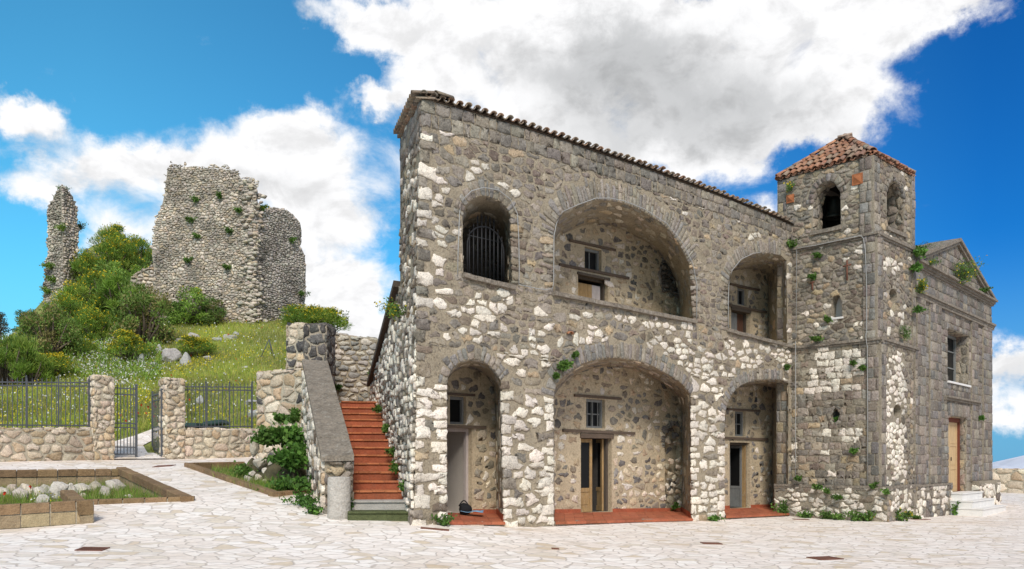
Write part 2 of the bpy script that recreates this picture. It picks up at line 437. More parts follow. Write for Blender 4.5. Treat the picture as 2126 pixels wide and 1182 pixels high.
def ring(mb, pl, arc, w, colf, wid=(.12, .2), hgt=.045, mi=1):
    cum = [0]
    for i in range(len(arc)-1): cum.append(cum[-1] + math.dist(arc[i], arc[i+1]))
    def at(s):
        s = max(0, min(cum[-1], s)); i = 0
        while i < len(arc)-2 and cum[i+1] < s: i += 1
        t = (s-cum[i])/max(1e-6, cum[i+1]-cum[i])
        du, dz = arc[i+1][0]-arc[i][0], arc[i+1][1]-arc[i][1]; l = math.hypot(du, dz) or 1
        return (arc[i][0]+du*t, arc[i][1]+dz*t), (-dz/l, du/l)
    s = 0
    while s < cum[-1]:
        b = min(cum[-1], s + R.uniform(*wid)); g = .010
        if b - s > .05:
            (p, n), (q, m) = at(s+g), at(b-g)
            ww = w*R.uniform(.72, 1.1)
            cuts = [0, ww] if R.random() < .72 else [0, ww*R.uniform(.4, .62), ww]
            for c0, c1 in zip(cuts, cuts[1:]):
                e = .012 if c0 else 0
                poly = [(p[0]+n[0]*(c0+e), p[1]+n[1]*(c0+e)), (q[0]+m[0]*(c0+e), q[1]+m[1]*(c0+e)), (q[0]+m[0]*c1, q[1]+m[1]*c1), (p[0]+n[0]*c1, p[1]+n[1]*c1)][::-1]
                stone(mb, poly, pl.pt, hgt*R.uniform(.75, 1.2), colf(), mi, .14, .008)
        s = b

# stone colours (albedo)
def jitc(c, v=.16, hue=.03):
    k = 1 + R.uniform(-v, v); return tuple(max(.01, x*k*(1 + R.uniform(-hue, hue))) for x in c)
def cw(): return jitc((.77, .685, .575), .12, .02)
def cg():
    r = R.random()
    if r < .46: return jitc((0.279,0.235,0.188), .3)
    if r < .64: return jitc((0.236,0.207,0.174), .28)
    if r < .80: return jitc((0.232,0.180,0.138), .3)
    if r < .94: return jitc((0.335,0.276,0.202), .22)
    return jitc((0.427,0.320,0.202), .2)
def cg2():
    return jitc(R.choice([(0.241,0.207,0.174), (0.207,0.190,0.172), (0.211,0.171,0.143), (0.279,0.236,0.188)]), .25)
def cpale(): return jitc(R.choice([(0.621,0.513,0.387), (0.567,0.462,0.342), (0.663,0.563,0.441), (0.535,0.402,0.261)]), .14)
def cruin(): return jitc(R.choice([(0.433,0.376,0.306), (0.386,0.336,0.276), (0.488,0.420,0.339), (0.341,0.297,0.243), (0.442,0.358,0.259)]), .17)
# ------------------------------------------------------------------ terrain from surveyed points
class Terrain:
    def __init__(s, pts, eps=.6):
        s.p = np.array([(p[0], p[1]) for p in pts]); z = np.array([p[2] for p in pts]); n = len(pts); s.e = eps
        K = np.sqrt(((s.p[:,None]-s.p[None])**2).sum(-1) + eps**2)
        A = np.zeros((n+3, n+3)); A[:n,:n] = K; A[:n,n] = 1; A[:n,n+1:] = s.p; A[n,:n] = 1; A[n+1:,:n] = s.p.T
        s.w = np.linalg.solve(A, np.concatenate([z, np.zeros(3)])); s.n = n
    def __call__(s, x, y):
        x = np.asarray(x, float); y = np.asarray(y, float)
        K = np.sqrt((x[...,None]-s.p[:,0])**2 + (y[...,None]-s.p[:,1])**2 + s.e**2)
        return K @ s.w[:s.n] + s.w[s.n] + s.w[s.n+1]*x + s.w[s.n+2]*y
    def z(s, x, y): return float(s(x, y))
    def hit(s, px, py, d0=6.0, d1=120.0):
        k = (px-CX)/F; sl = (py-HY)/F; pd = d0; pf = None
        for d in np.arange(d0, d1, .25):
            f = EYE - sl*d - s.z(k*d, d)
            if f <= 0:
                a, b = pd, d
                for _ in range(18):
                    m = (a+b)/2
                    if EYE - sl*m - s.z(k*m, m) > 0: a = m
                    else: b = m
                d = (a+b)/2
                return Vector((k*d, d, s.z(k*d, d)))
            pd = d
        d = d1; return Vector((k*d, d, s.z(k*d, d)))

def wp(px, py, d): v = W(px, py, d); return (v.x, v.y, v.z)
plaza = Terrain([wp(0,959,23.1), wp(235,956,25), wp(345,953,26.6), wp(533,948,28.5), wp(0,978,21), wp(258,976,22.4), wp(402,1040,17.2), wp(196,1086,15),
    wp(-60,1104,14.2), wp(0,1182,10.6), wp(400,1182,11.2), wp(1063,1182,12.2), wp(1600,1182,12.8), wp(2126,1182,12.9), wp(570,1031,18.2), wp(380,968,22.8), wp(690,1080,16),
    wp(862,1088,15.75), wp(1100,1094,17.5), wp(1460,1081,21.4), wp(1630,1072,23.9), wp(1845,1083,22.2), wp(1970,1068,26.7), wp(2072,1046,30.4), wp(2110,1021,43), wp(2500,1040,32),
    (-6,6,.35), (6,4,.0), (0,4,.05), (-16,12,.75), (16,10,0), (40,40,0), (30,20,0), (45,15,0), (-8,30,2.0)])
hill = Terrain([wp(-60,962,22.6), wp(0,958,23.4), wp(235,954,25.4), wp(290,952,26.2), wp(345,951,26.9), wp(533,946,28.9), (-6.5,30,1.85), (-4,31,2.2), (-1,33,2.5),
    wp(0,870,30), wp(100,860,31), wp(250,860,31.5), wp(400,868,32), wp(530,875,33), wp(0,775,37), wp(150,780,38), wp(300,775,39), wp(450,775,39), wp(560,775,39),
    wp(640,760,40), wp(0,742,41), wp(100,715,45), wp(220,700,47), wp(350,715,45), wp(470,705,46), wp(580,705,46), wp(70,690,49), wp(150,640,53), wp(260,630,53), wp(330,668,50), wp(430,672,49.5), wp(530,674,49),
    wp(630,668,52), wp(700,700,54), wp(760,725,56), wp(820,790,60), wp(900,860,62), wp(110,610,57), wp(200,560,58), wp(290,575,57), wp(180,520,62), wp(240,508,63), wp(300,545,61), wp(0,720,47),
    (-34,45,2.5), (-45,38,-3), (-42,60,-4), (-30,75,7), (-15,75,9), (0,75,3), (10,62,-2), (-60,30,-10), (-24,29,1.7), (-30,34,1.8), (15,50,-3)])

def grid_mesh(name, m, t, x0, x1, y0, y1, st, keep, dz=0.0):
    xs = np.arange(x0, x1+st/2, st); ys = np.arange(y0, y1+st/2, st); X, Y = np.meshgrid(xs, ys); Z = t(X, Y) + dz
    mb = MB(); nx = len(xs)
    mb.v = [(float(a), float(b), float(c)) for a, b, c in zip(X.ravel(), Y.ravel(), Z.ravel())]
    for j in range(len(ys)-1):
        for i in range(nx-1):
            if keep(xs[i]+st/2, ys[j]+st/2):
                mb.f.append([j*nx+i, j*nx+i+1, (j+1)*nx+i+1, (j+1)*nx+i]); mb.c.append((1,1,1)); mb.m.append(0); mb.sm.append(True)
    return struct(name, mb, m)

GW = Plane(P(0, 78), P(533, 63))                     # line of the garden wall with the gate
def behind_wall(x, y): return (Vector((x, y)) - GW.A).dot(GW.n) < 0
grid_mesh('plaza', M['paving'], plaza, -26, 46, 2, 46, .5, lambda x, y: (not behind_wall(x, y) or (Vector((x,y))-GW.A).dot(GW.n) > -.9 or x > -4) and not (x < -3.2 and y > 29))
EDGE = .12
grid_mesh('hill', M['hill'], hill, -62, 18, 20, 80, .5, lambda x, y: (Vector((x, y)) - GW.A).dot(GW.n) < -EDGE and (x < -3 or y > 33))
# the lowland far below and the pale range on the horizon
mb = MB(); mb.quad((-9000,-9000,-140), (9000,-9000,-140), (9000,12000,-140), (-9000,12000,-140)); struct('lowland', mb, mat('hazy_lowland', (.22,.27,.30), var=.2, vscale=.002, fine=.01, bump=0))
mb = MB(); pr = []
for i in range(60):
    x = 2300 + i*40; y = 5200 - i*6
    z = 40*math.exp(-((x-3250)/260)**2)*1.2 + 30*mnoise.noise((x*.004, 0, 3)) + 24*mnoise.noise((x*.013, 1, 3))
    pr.append((x, y, max(-60, z-10+(x-2950)*.09)))
for a, b in zip(pr, pr[1:]):
    mb.add([(a[0], a[1]-1400, -141), (b[0], b[1]-1400, -141), (b[0], b[1]-500, b[2]*.4-60), (a[0], a[1]-500, a[2]*.4-60), b, a, (b[0], b[1]+1500, -141), (a[0], a[1]+1500, -141)],
           [[0,1,2,3],[3,2,4,5],[5,4,6,7]], (1,1,1), 0, True)
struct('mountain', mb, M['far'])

# ------------------------------------------------------------------ the long stone house
FW = Plane(P(870, 115), P(1640, 75))
rootA = FW.pt(0, .44)
house = thing('stone_house', 'long two storey stone building with arched loggias, built of grey and white rubble', 'house', rootA)
def U(pts): return FW.U(pts)
# openings (traced on the facade plane)
def opening(left, arc, right):
    a = catmull(U(arc), 3); return U(left) + a + U(right), a
o_win, a_win = opening([(962,571),(960,500)], [(960,450),(965,430),(980,414),(1001,407),(1025,412),(1046,424),(1060,446)], [(1063,500),(1064,592)])
o_big, a_big = opening([(1148,612),(1147.4,560)], [(1148,490),(1153,465),(1166,443),(1197,428),(1233,416),(1262,416),(1290,421),(1333,438),(1379,468),(1412,508),(1432,550)], [(1441,593),(1440,668)])
o_end, a_end = opening([(1510,688),(1510,620)], [(1511,593),(1518,564),(1537,541),(1562,529),(1592,526),(1622,531)], [(1633,541),(1634,716)])
o_one, a_one = opening([(927.6,1084),(927.6,900)], [(927.6,800),(931.5,778),(946,758),(974,746.4),(999,749),(1023,766),(1040,790)], [(1042.6,815),(1045,1000),(1046.5,1084)])
o_two, a_two = opening([(1149,1084),(1148,900)], [(1149,825),(1154,800),(1171,781),(1208,756),(1255,744),(1296,745),(1340,754),(1384,776),(1416,797),(1434.7,820)], [(1438,850),(1438,1000),(1436,1077)])
o_thr, a_thr = opening([(1503.5,1072),(1502,950)], [(1504,862),(1510,840),(1522,815),(1545,797),(1575,789),(1605,788),(1626,790)], [(1637,795),(1636,1066)])
opens = [o_win, o_big, o_end, o_one, o_two, o_thr]
RW = {0:.28, 1:.46, 2:.36, 3:.27, 4:.36, 5:.30}
arcs = [a_win, a_big, a_end, a_one, a_two, a_thr]
def fullring(o, arc, w):
    """opening plus its ring of voussoirs, as one outline to keep the field stones out of"""
    i0 = o.index(arc[0]); i1 = o.index(arc[-1])
    out = arc_offset(arc, w)
    return o[:i0+1] + out + o[i1:]
rings = [fullring(o, a, RW[i]) for i, (o, a) in enumerate(zip(opens, arcs))]
top = U([(879,206),(938,221.5),(1023,246),(1125,278),(1240,317),(1330,347),(1425,382),(1501,409.5),(1577,439.5),(1652,471)])
botz = [(862,1096),(1100,1098),(1460,1086),(1652,1078)]
outline = U([(856,1100),(862,1000),(864,800),(865,620),(868,450),(873,320)]) + top + U([(1652,1080)])
outline = outline + []
corn_lo = U([(874.5,262),(938,278),(1023,297),(1125,326),(1240,362),(1330,389),(1425,421),(1501,447),(1577,474),(1652,505)])
cornice = top + corn_lo[::-1]
field = U([(856,1100),(862,1000),(864,800),(865,620),(868,450),(873,320)]) + corn_lo + U([(1652,1080)])

WHITE = [  # patches of white stone seen on the facade: x0, y0, x1, y1, share
 (850,770,930,1100,.82), (1042,820,1150,1100,.80), (1045,680,1160,800,.55), (1436,735,1506,1090,.88), (1180,650,1440,735,.50), (1400,735,1560,800,.72), (1500,712,1640,792,.62),
 (885,335,1075,425,.42), (862,430,935,640,.40), (955,600,1060,690,.60), (900,650,960,770,.32), (1050,675,1230,720,.3), (960,690,1050,740,.35)]
def facade_col(u, z):
    x, y = FW.px(u, z); p = .045
    for a, b, c, d, s in WHITE:
        if a <= x <= c and b <= y <= d: p = max(p, s)
    if 1436 < x < 1506 and 480 < y < 690 or 1060 < x < 1150 and 430 < y < 620: p = 0
    if R.random() < p: return cw(), 1.25
    if R.random() < .06: return None
    return cg(), .65
mb = MB()
panel(mb, FW, outline, [o[:] for o in opens])
V_up = [(-.2,2.1), (.02,1.95), (.05,1.9)]; V_lo = [(-.16,1.5), (.10,1.8), (.10,1.8)]
zsplit = FW.uz(1100, 742)[1]
fb = bbox(field)
# corner stones and jamb stones, laid in alternate long and short courses up each edge
strips = []
def quoins(uf, z0, z1, side, hs=(.14,.26), ws=(.17,.40)):
    z = z0; k = 0
    strips.append([(uf(z0), z0), (uf(z0)+side*.26, z0), (uf(z1)+side*.26, z1), (uf(z1), z1)])
    while z < z1 - .05:
        hh = min(R.uniform(*hs), z1-z); w = R.uniform(ws[0], (ws[0]+ws[1])/2) if k % 2 else R.uniform((ws[0]+ws[1])/2, ws[1]); k += 1
        a = uf(z+hh*.5); x0, x1 = sorted((a, a+side*w)); c = None
        while c is None: c = facade_col((x0+x1)/2, z+hh/2)
        e = .016; poly = [(x0+(e if side < 0 else 0), z+e), (x1-(e if side > 0 else 0), z+e+R.gauss(0,.015)), (x1-(e if side > 0 else 0), z+hh-e+R.gauss(0,.012)), (x0+(e if side < 0 else 0), z+hh-e)]
        stone(mb, poly, FW.pt, .023*R.uniform(.7,1.4), tone(c[0], x0, z), 1, .10, .011)
        z += hh
lf = outline[:6]
quoins(lambda z: float(np.interp(z, [p[1] for p in lf], [p[0] for p in lf])) , .35, top[0][1]-.62, 1)
for k, (o, a) in enumerate(zip(opens, arcs)):
    zz = max(o[0][1], .1) - (.25 if k > 2 else 0)
    if k not in (0,): quoins(lambda z, o=o, a=a: float(np.interp(z, [o[0][1], a[0][1]], [o[0][0], a[0][0]])), zz, a[0][1], -1, *( ((.14,.26),(.17,.40)) if k > 2 else ((.09,.17),(.2,.42))))
    if k not in (2, 5): quoins(lambda z, o=o, a=a: float(np.interp(z, [o[-1][1], a[-1][1]], [o[-1][0], a[-1][0]])), zz if k > 2 else o[-1][1], a[-1][1], 1, *( ((.14,.26),(.17,.40)) if k > 2 else ((.09,.17),(.2,.42))))
rings = rings + strips
rubble(mb, (fb[0], fb[1], fb[2], zsplit), .385, .185, FW.pt, facade_col, field, rings, gap=.03, drop=.14, hgt=.024, rnd=.11, rough=.012, shr=(.70,.98), jz=.42)
rubble(mb, (fb[0], zsplit+.02, fb[2], fb[3]), .25, .14, FW.pt, facade_col, field, rings, gap=.02, drop=.20, hgt=.016, rnd=.12, rough=.010, shr=(.70,1.0), jz=.42, amin=.002)
cb = bbox(cornice)
for k in range(2):      # two courses of squared blocks under the eaves follow the line of the roof
    u = cb[0]
    def lerp(poly, u):
        for a, b in zip(poly, poly[1:]):
            if a[0] <= u <= b[0]: return a[1] + (b[1]-a[1])*(u-a[0])/(b[0]-a[0])
        return poly[-1][1] if u > poly[-1][0] else poly[0][1]
    while u < cb[2]-.1:
        w = R.uniform(.16, .40); a, b = u+.014, min(cb[2], u+w)-.012
        if b - a > .08:
            lo = lambda q: lerp(corn_lo, q) + (lerp(top, q) - lerp(corn_lo, q))*(k*.53)
            hi = lambda q: lerp(corn_lo, q) + (lerp(top, q) - lerp(corn_lo, q))*(k*.47+.53)
            stone(mb, [(a, lo(a)+.012), (b, lo(b)+.012), (b, hi(b)-.012), (a, hi(a)-.012)], FW.pt, .022*R.uniform(.6,1.4), tone(jitc(R.choice([(.25,.215,.172), (.28,.242,.19), (.22,.195,.165)]), .16), u, lo(a)), 1, .07, .009)
        u += w
def cvous(i):
    def f():
        if i in (1, 2): return jitc(R.choice([(.32,.28,.225), (.275,.247,.215), (.28,.24,.195), (.36,.31,.235)]), .22)
        return jitc(R.choice([(.265,.237,.205), (.235,.218,.196), (.27,.228,.182), (.32,.275,.215)]), .24)
    return f
for i, (o, a) in enumerate(zip(opens, arcs)):
    aa = a if i in (0, 3) else a
    ring(mb, FW, aa, RW[i], cvous(i), wid=(.07, .13) if i in (1, 2) else (.08, .15), hgt=.02)
# jamb stones of the tall loggia piers: flat slabs laid across the pier
link('front_wall', mb, [M['mortar'], M['stone']], house)

def alcove(o, v, name, rects, colf, dens=.25, stripdrop=.35, dark=True, roomdepth=1.2, roommat=3, cwch=(.25,.165), pm='plaster'):
    """the recess behind one arch: vault, reveals and back wall, with square holes for the door and window"""
    mb = MB(); pb = FW.shift(v)
    boundary(mb, FW, o, v, 0, closed=False)
    a, b = o[0], o[-1]; V3 = Vector((v[0], v[1], 0))
    mb.quad(FW.pt(*a), FW.pt(*b), FW.pt(*b)+V3, FW.pt(*a)+V3, mi=2)
    mp, tot, dep = devel(FW, o, v)
    rubble(mb, (0, 0.02, tot, dep), .26, .24, mp, lambda s, t: None if R.random() < stripdrop else (jitc(R.choice([(.36,.31,.235), (.30,.262,.21), (.245,.22,.19), (.41,.35,.27)]), .2) if R.random() > .12 else cpale(), .8), None, (), gap=.035, drop=.2, hgt=.022, shr=(.65,.95))
    panel(mb, pb, o, rects, 0, 2)
    bb = bbox(o)
    grow = [[(r[0][0]-.05, r[0][1]-.05), (r[2][0]+.05, r[0][1]-.05), (r[2][0]+.05, r[2][1]+.05), (r[0][0]-.05, r[2][1]+.05)] for r in rects]
    rubble(mb, bb, cwch[0], cwch[1], pb.pt, colf, o, grow, gap=.04, drop=.2, hgt=.014, shr=(.62,.98))
    for r in rects:
        boundary(mb, pb, r, (pb.n*-.22)[:], 2)
        q = pb.shift(pb.n*-.22)
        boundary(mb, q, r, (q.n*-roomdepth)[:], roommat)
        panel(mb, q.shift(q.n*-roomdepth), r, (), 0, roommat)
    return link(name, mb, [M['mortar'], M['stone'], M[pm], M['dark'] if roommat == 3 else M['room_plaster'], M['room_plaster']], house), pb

def backcol(white, skip):
    def f(u, z):
        if R.random() < skip: return None
        r = R.random()
        if r < white: return (cpale() if R.random() < .75 else cw()), 1
        return jitc(R.choice([(.25,.22,.18), (.195,.175,.155), (.29,.245,.185), (.38,.31,.22), (.225,.205,.185)]), .25), .8
    return f
def prect(pb, x0, y0, x1, y1):
    """square opening: sides from the two columns, head and foot level at its middle"""
    xm = (x0+x1)/2; return rect((pb.uz(x0, (y0+y1)/2)[0], pb.uz(xm, y1)[1]), (pb.uz(x1, (y0+y1)/2)[0], pb.uz(xm, y0)[1]))
B1, B2, B3 = FW.shift(V_lo[0]), FW.shift(V_lo[1]), FW.shift(V_lo[2]); C0, C1, C2 = FW.shift(V_up[0]), FW.shift(V_up[1]), FW.shift(V_up[2])
def clampz(r, o): return r
d1 = prect(B1, 915, 888, 980, 1062); w1 = prect(B1, 934, 823, 968, 881)
d2 = prect(B2, 1206, 904, 1270, 1061); w2 = prect(B2, 1217, 829, 1256, 889)
n2 = B2.U([(1381,1052),(1380,930),(1381,905),(1387,890),(1398,884),(1410,888),(1417,902),(1418,930),(1418,1052)])
d3 = prect(B3, 1515, 919, 1557, 1051); w3 = prect(B3, 1526, 854, 1548, 906)
du2 = prect(C1, 1200, 574, 1263, 672); wu2 = prect(C1, 1214, 516, 1249, 562)
du3 = prect(C2, 1518, 643, 1557, 712); wu3 = prect(C2, 1531, 598, 1551, 634)
# keep the lower edge of each door at the floor of its own recess
def floorz(o): return min(o[0][1], o[-1][1])
def onfloor(r, z): return [(r[0][0], z), (r[1][0], z), r[2], r[3]]
d1 = onfloor(d1, o_one[0][1]+.04); d2 = onfloor(d2, o_two[0][1]+.03); d3 = onfloor(d3, o_thr[0][1]+.05); du2 = onfloor(du2, o_big[0][1]+.03); du3 = onfloor(du3, o_end[0][1]+.03)
d1 = [(max(p[0], o_one[0][0]+.04), p[1]) for p in d1]
# the level floors meet the front wall a little above the lowest corner of each opening
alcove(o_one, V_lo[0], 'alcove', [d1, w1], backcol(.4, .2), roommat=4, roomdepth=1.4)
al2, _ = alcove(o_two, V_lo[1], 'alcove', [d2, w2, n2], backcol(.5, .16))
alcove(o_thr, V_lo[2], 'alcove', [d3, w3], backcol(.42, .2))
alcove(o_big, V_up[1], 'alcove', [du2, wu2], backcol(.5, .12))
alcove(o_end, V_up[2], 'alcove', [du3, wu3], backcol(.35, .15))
M['shaded_plaster'] = mat('shade_dark_plaster', (.12,.105,.09), var=.4, vscale=2, bump=.5)  # shade of the recesses put into a dark plaster colour
alcove(o_win, V_up[0], 'alcove', [], lambda u, z: None if R.random() < .3 else (jitc((.17,.15,.125), .35), 1), cwch=(.24,.16), pm='shaded_plaster')  # back stones coloured dark too, for the shade deep in the window

# niche in the middle lower recess: shallow, with its own little voussoirs
mb = MB(); nv = (B2.n*-.24); q = B2.shift(nv)
panel(mb, q, n2, (), .02, 0)
rubble(mb, bbox(n2), .26, .18, lambda a, b, h: q.pt(a, b, h+.02), backcol(.2, .35), n2, (), gap=.04, hgt=.015)
ring(mb, B2, n2[1:-1], .16, lambda: jitc((.20,.18,.16), .2), wid=(.05,.09), hgt=.02)
link('niche', mb, [M['plaster'], M['stone']], house)
# ragged recess high in the loggia wall, its shade put into dark colours
mb = MB(); hole = C1.U([(1371,548),(1384,545),(1399,556),(1408,580),(1409,610),(1398,613),(1385,606),(1372,596)])
for i, (sx, h) in enumerate(((1.0, .035), (.62, .05))):
    c = (sum(p[0] for p in hole)/8, sum(p[1] for p in hole)/8)
    if i == 0:
        for a, b in zip(hole, hole[1:]+hole[:1]):
            m = ((a[0]+b[0])/2, (a[1]+b[1])/2); w = .12
            stone(mb, [(a[0], a[1]), (b[0], b[1]), (m[0]+(m[0]-c[0])*.35, m[1]+(m[1]-c[1])*.35)], C1.pt, .05, jitc((.17,.15,.13), .2), 1, .2)
panel(mb, C1, [(c[0]+(p[0]-c[0])*.95, c[1]+(p[1]-c[1])*.95) for p in hole], (), .02, 0)
rubble(mb, bbox(hole), .3, .12, lambda a, b, h: C1.pt(a, b, h+.02), lambda u, z: (jitc((.13,.11,.09), .35), 1), hole, (), gap=.03, hgt=.05)
link('blocked_niche', mb, [M['shaded_plaster'], M['stone'], M['dark']], house)

# doors, windows, lintel boards
def plank(pb, x0, y0, x1, y1, t, name='lintel', hh=.05, m='wood_beam', into=-.03):
    (u0, za), (u1, zb) = pb.uz(x0, y0), pb.uz(x1, y1); mb = MB()
    zc = (za+zb)/2; za, zb = zc + (za-zc)*.35, zc + (zb-zc)*.35
    o = pb.pt(u0, za-t, into); mb.box(o, pb.pt(u1, zb-t, into)-o, pb.pt(u0, za, into)-o, pb.pt(u0, za-t, hh)-o)
    return link(name, mb, M[m], house)
plank(B1, 920, 883, 1007, 884, .06); plank(B1, 926, 816, 984, 818, .05)
plank(B2, 1167, 889, 1316, 899, .065); plank(B2, 1191, 818, 1288, 826, .06)
plank(B3, 1500, 907, 1592, 910, .06); plank(B3, 1508, 848, 1576, 851, .06)
plank(C1, 1160, 549, 1304, 574, .06); plank(C1, 1181, 499, 1276, 516, .055)
plank(C2, 1508, 632, 1590, 646, .06); plank(C2, 1514, 589, 1575, 600, .06)
def pbox(mb, pl, u0, z0, u1, z1, h0, h1, col=(1,1,1), mi=0):
    o = pl.pt(u0, z0, h0); mb.box(o, pl.pt(u1, z0, h0)-o, pl.pt(u0, z1, h0)-o, pl.pt(u0, z0, h1)-o, col, mi)
def leaf(root, pl, u0, z0, u1, z1, h, m, kind='glazed', frac=.3, st=.075, label=None, name='door_leaf', m2=None):
    """a door leaf: stiles, rails, a raised lower panel and a pane above (or boards)"""
    mb = MB(); t = .045
    if kind == 'boards':
        n = max(2, int((u1-u0)/.14)); 
        for i in range(n):
            a = u0 + (u1-u0)*i/n; pbox(mb, pl, a+.003, z0, u0+(u1-u0)*(i+1)/n-.003, z1, h-t*R.uniform(.7,.8), h+R.uniform(-.004,.004))
    else:
        pbox(mb, pl, u0, z0, u0+st, z1, h-t, h); pbox(mb, pl, u1-st, z0, u1, z1, h-t, h)
        zm = z0 + (z1-z0)*frac
        for a, b in ((z0, z0+st*1.5), (zm-st*.5, zm+st*.6), (z1-st, z1)): pbox(mb, pl, u0+st, a, u1-st, b, h-t, h-.002)
        pbox(mb, pl, u0+st, z0+st*1.5, u1-st, zm-st*.5, h-t*.8, h-.018)
        pbox(mb, pl, u0+st*1.5, z0+st*2.1, u1-st*1.5, zm-st*1.1, h-.018, h-.006)
        if kind == 'panels':
            zz = [zm+st*.6, zm+(z1-zm)*.5, z1-st]
            for a, b in zip(zz, zz[1:]):
                pbox(mb, pl, u0+st, a, u1-st, b, h-t*.8, h-.018); pbox(mb, pl, u0+st*1.5, a+st*.6, u1-st*1.5, b-st*.6, h-.018, h-.006)
            pbox(mb, pl, u0+st, zz[1]-st*.4, u1-st, zz[1]+st*.4, h-t, h-.002)
    o = link(name, mb, M[m], root, label)
    if kind == 'glazed':
        g = MB(); pbox(g, pl, u0+st, zm+st*.6, u1-st, z1-st, h-t*.6, h-t*.4)
        gp = link('pane', g, M['glass'], root)
    return o
def doorframe(root, pb, r, m, t=.06, h=-.16, name='door_frame', sill=False):
    mb = MB(); (u0, z0), (u1, z1) = r[0], r[2]
    pbox(mb, pb, u0+.002, z0, u0+t, z1-.002, h-.05, h+.04); pbox(mb, pb, u1-t, z0, u1-.002, z1-.002, h-.05, h+.04); pbox(mb, pb, u0+t, z1-t*1.3, u1-t, z1-.002, h-.05, h+.038)
    if sill: pbox(mb, pb, u0+t, z0+.002, u1-t, z0+t, h-.05, h+.038)
    return link(name, mb, M[m], root)
# each door hangs in the house: an assembly of frame, leaves and panes as sub-parts of one door
def door(name, pb, r, m, label=None):
    e = doorframe(house, pb, r, m, name=name)
    if label: e['label'] = label
    return e
dd = door('door', pb=B2, r=d2, m='wood_dark', label='half open door with one light wooden leaf')
um = (d2[0][0]+d2[1][0])/2
leaf(dd, B2, d2[0][0]+.06, d2[0][1]+.01, um+.03, d2[2][1]-.085, -.17, 'wood_old', 'glazed', .3, .085)
sw = Plane(B2.pt(d2[1][0]-.07, 0, -.2).xy, (B2.pt(d2[1][0]-.07, 0, -.2) + Vector((-.20, .52, 0))).xy)
leaf(dd, sw, 0, d2[0][1]+.01, .54, d2[2][1]-.085, 0, 'wood_old', 'glazed', .3, .085)
dd = door('door', pb=B3, r=d3, m='wood_dark', label='narrow open door with one dark leaf')
leaf(dd, Plane(B3.pt(d3[1][0]-.07, 0, -.2).xy, (B3.pt(d3[1][0]-.07, 0, -.2) + Vector((-.30, .36, 0))).xy), 0, d3[0][1]+.01, .47, d3[2][1]-.085, 0, 'wood_grey', 'glazed', .32, .07)
mbp = MB(); pbox(mbp, B3, d3[1][0]-.10, d3[0][1], d3[1][0]-.062, d3[2][1]-.08, -.2, -.1); link('door_post', mbp, M['wood_old'], dd)
dd = door('door', pb=B1, r=d1, m='wood_pale', label='open doorway without a leaf')
dd = door('door', pb=C1, r=du2, m='wood_dark', label='weathered upper door with boards of two colours')
um = du2[0][0] + (du2[1][0]-du2[0][0])*.60
leaf(dd, C1, du2[0][0]+.06, du2[0][1]+.01, um-.004, du2[2][1]-.17, -.15, 'wood_old', 'boards'); leaf(dd, C1, um+.004, du2[0][1]+.01, um+.30, du2[2][1]-.17, -.15, 'wood_pale', 'boards')
dd = door('door', pb=C2, r=du3, m='wood_dark', label='weathered upper door, one leaf grey and one brown')
um = du3[0][0] + (du3[1][0]-du3[0][0])*.55
leaf(dd, C2, du3[0][0]+.06, du3[0][1]+.01, um-.004, du3[2][1]-.09, -.15, 'wood_grey', 'boards'); leaf(dd, C2, um+.004, du3[0][1]+.01, du3[1][0]-.07, du3[2][1]-.09, -.19, 'wood_brown', 'boards')
def window(pb, r, m, nx, nz, bars=0, label=None, h=-.13):
    f = doorframe(house, pb, r, m, t=.05, h=h, name='window', sill=True)
    (u0, z0), (u1, z1) = r[0], r[2]; a0, a1, b0, b1 = u0+.05, u1-.05, z0+.05, z1-.065
    mb = MB()
    for i in range(1, nx): u = a0+(a1-a0)*i/nx; pbox(mb, pb, u-.013, b0, u+.013, b1, h-.04, h)
    for j in range(1, nz): z = b0+(b1-b0)*j/nz; pbox(mb, pb, a0, z-.013, a1, z+.013, h-.038, h+.002)
    for i in range(bars): u = a0+(a1-a0)*(i+.5)/bars; pbox(mb, pb, u-.009, b0, u+.009, b1, h+.01, h+.03)
    if mb.v: link('glazing_bars', mb, M[m], f)
    g = MB(); pbox(g, pb, a0, b0, a1, b1, h-.03, h-.022); link('pane', g, M['glass'], f)
    return f
window(B1, w1, 'wood_grey', 1, 1); window(B2, w2, 'wood_grey', 2, 2, 3); window(B3, w3, 'wood_grey', 2, 2); window(C1, wu2, 'wood_grey', 2, 1); window(C2, wu3, 'wood_grey', 2, 1)
# heavy black head beam of the upper door
mb = MB(); pbox(mb, C1, du2[0][0]-.03, du2[2][1]-.03, du2[2][0]+.03, du2[2][1]+.03, -.10, .04); link('head_beam', mb, M['wood_dark'], house)
mb = MB(); pbox(mb, B2, d2[0][0]-.03, d2[2][1]-.07, d2[2][0]+.05, d2[2][1]+.04, -.10, .03); link('head_beam', mb, M['wood_beam'], house)
mb = MB(); pbox(mb, C2, du3[0][0]-.02, du3[2][1]-.06, du3[2][0]+.02, du3[2][1]+.03, -.10, .04); link('head_beam', mb, M['wood_dark'], house)

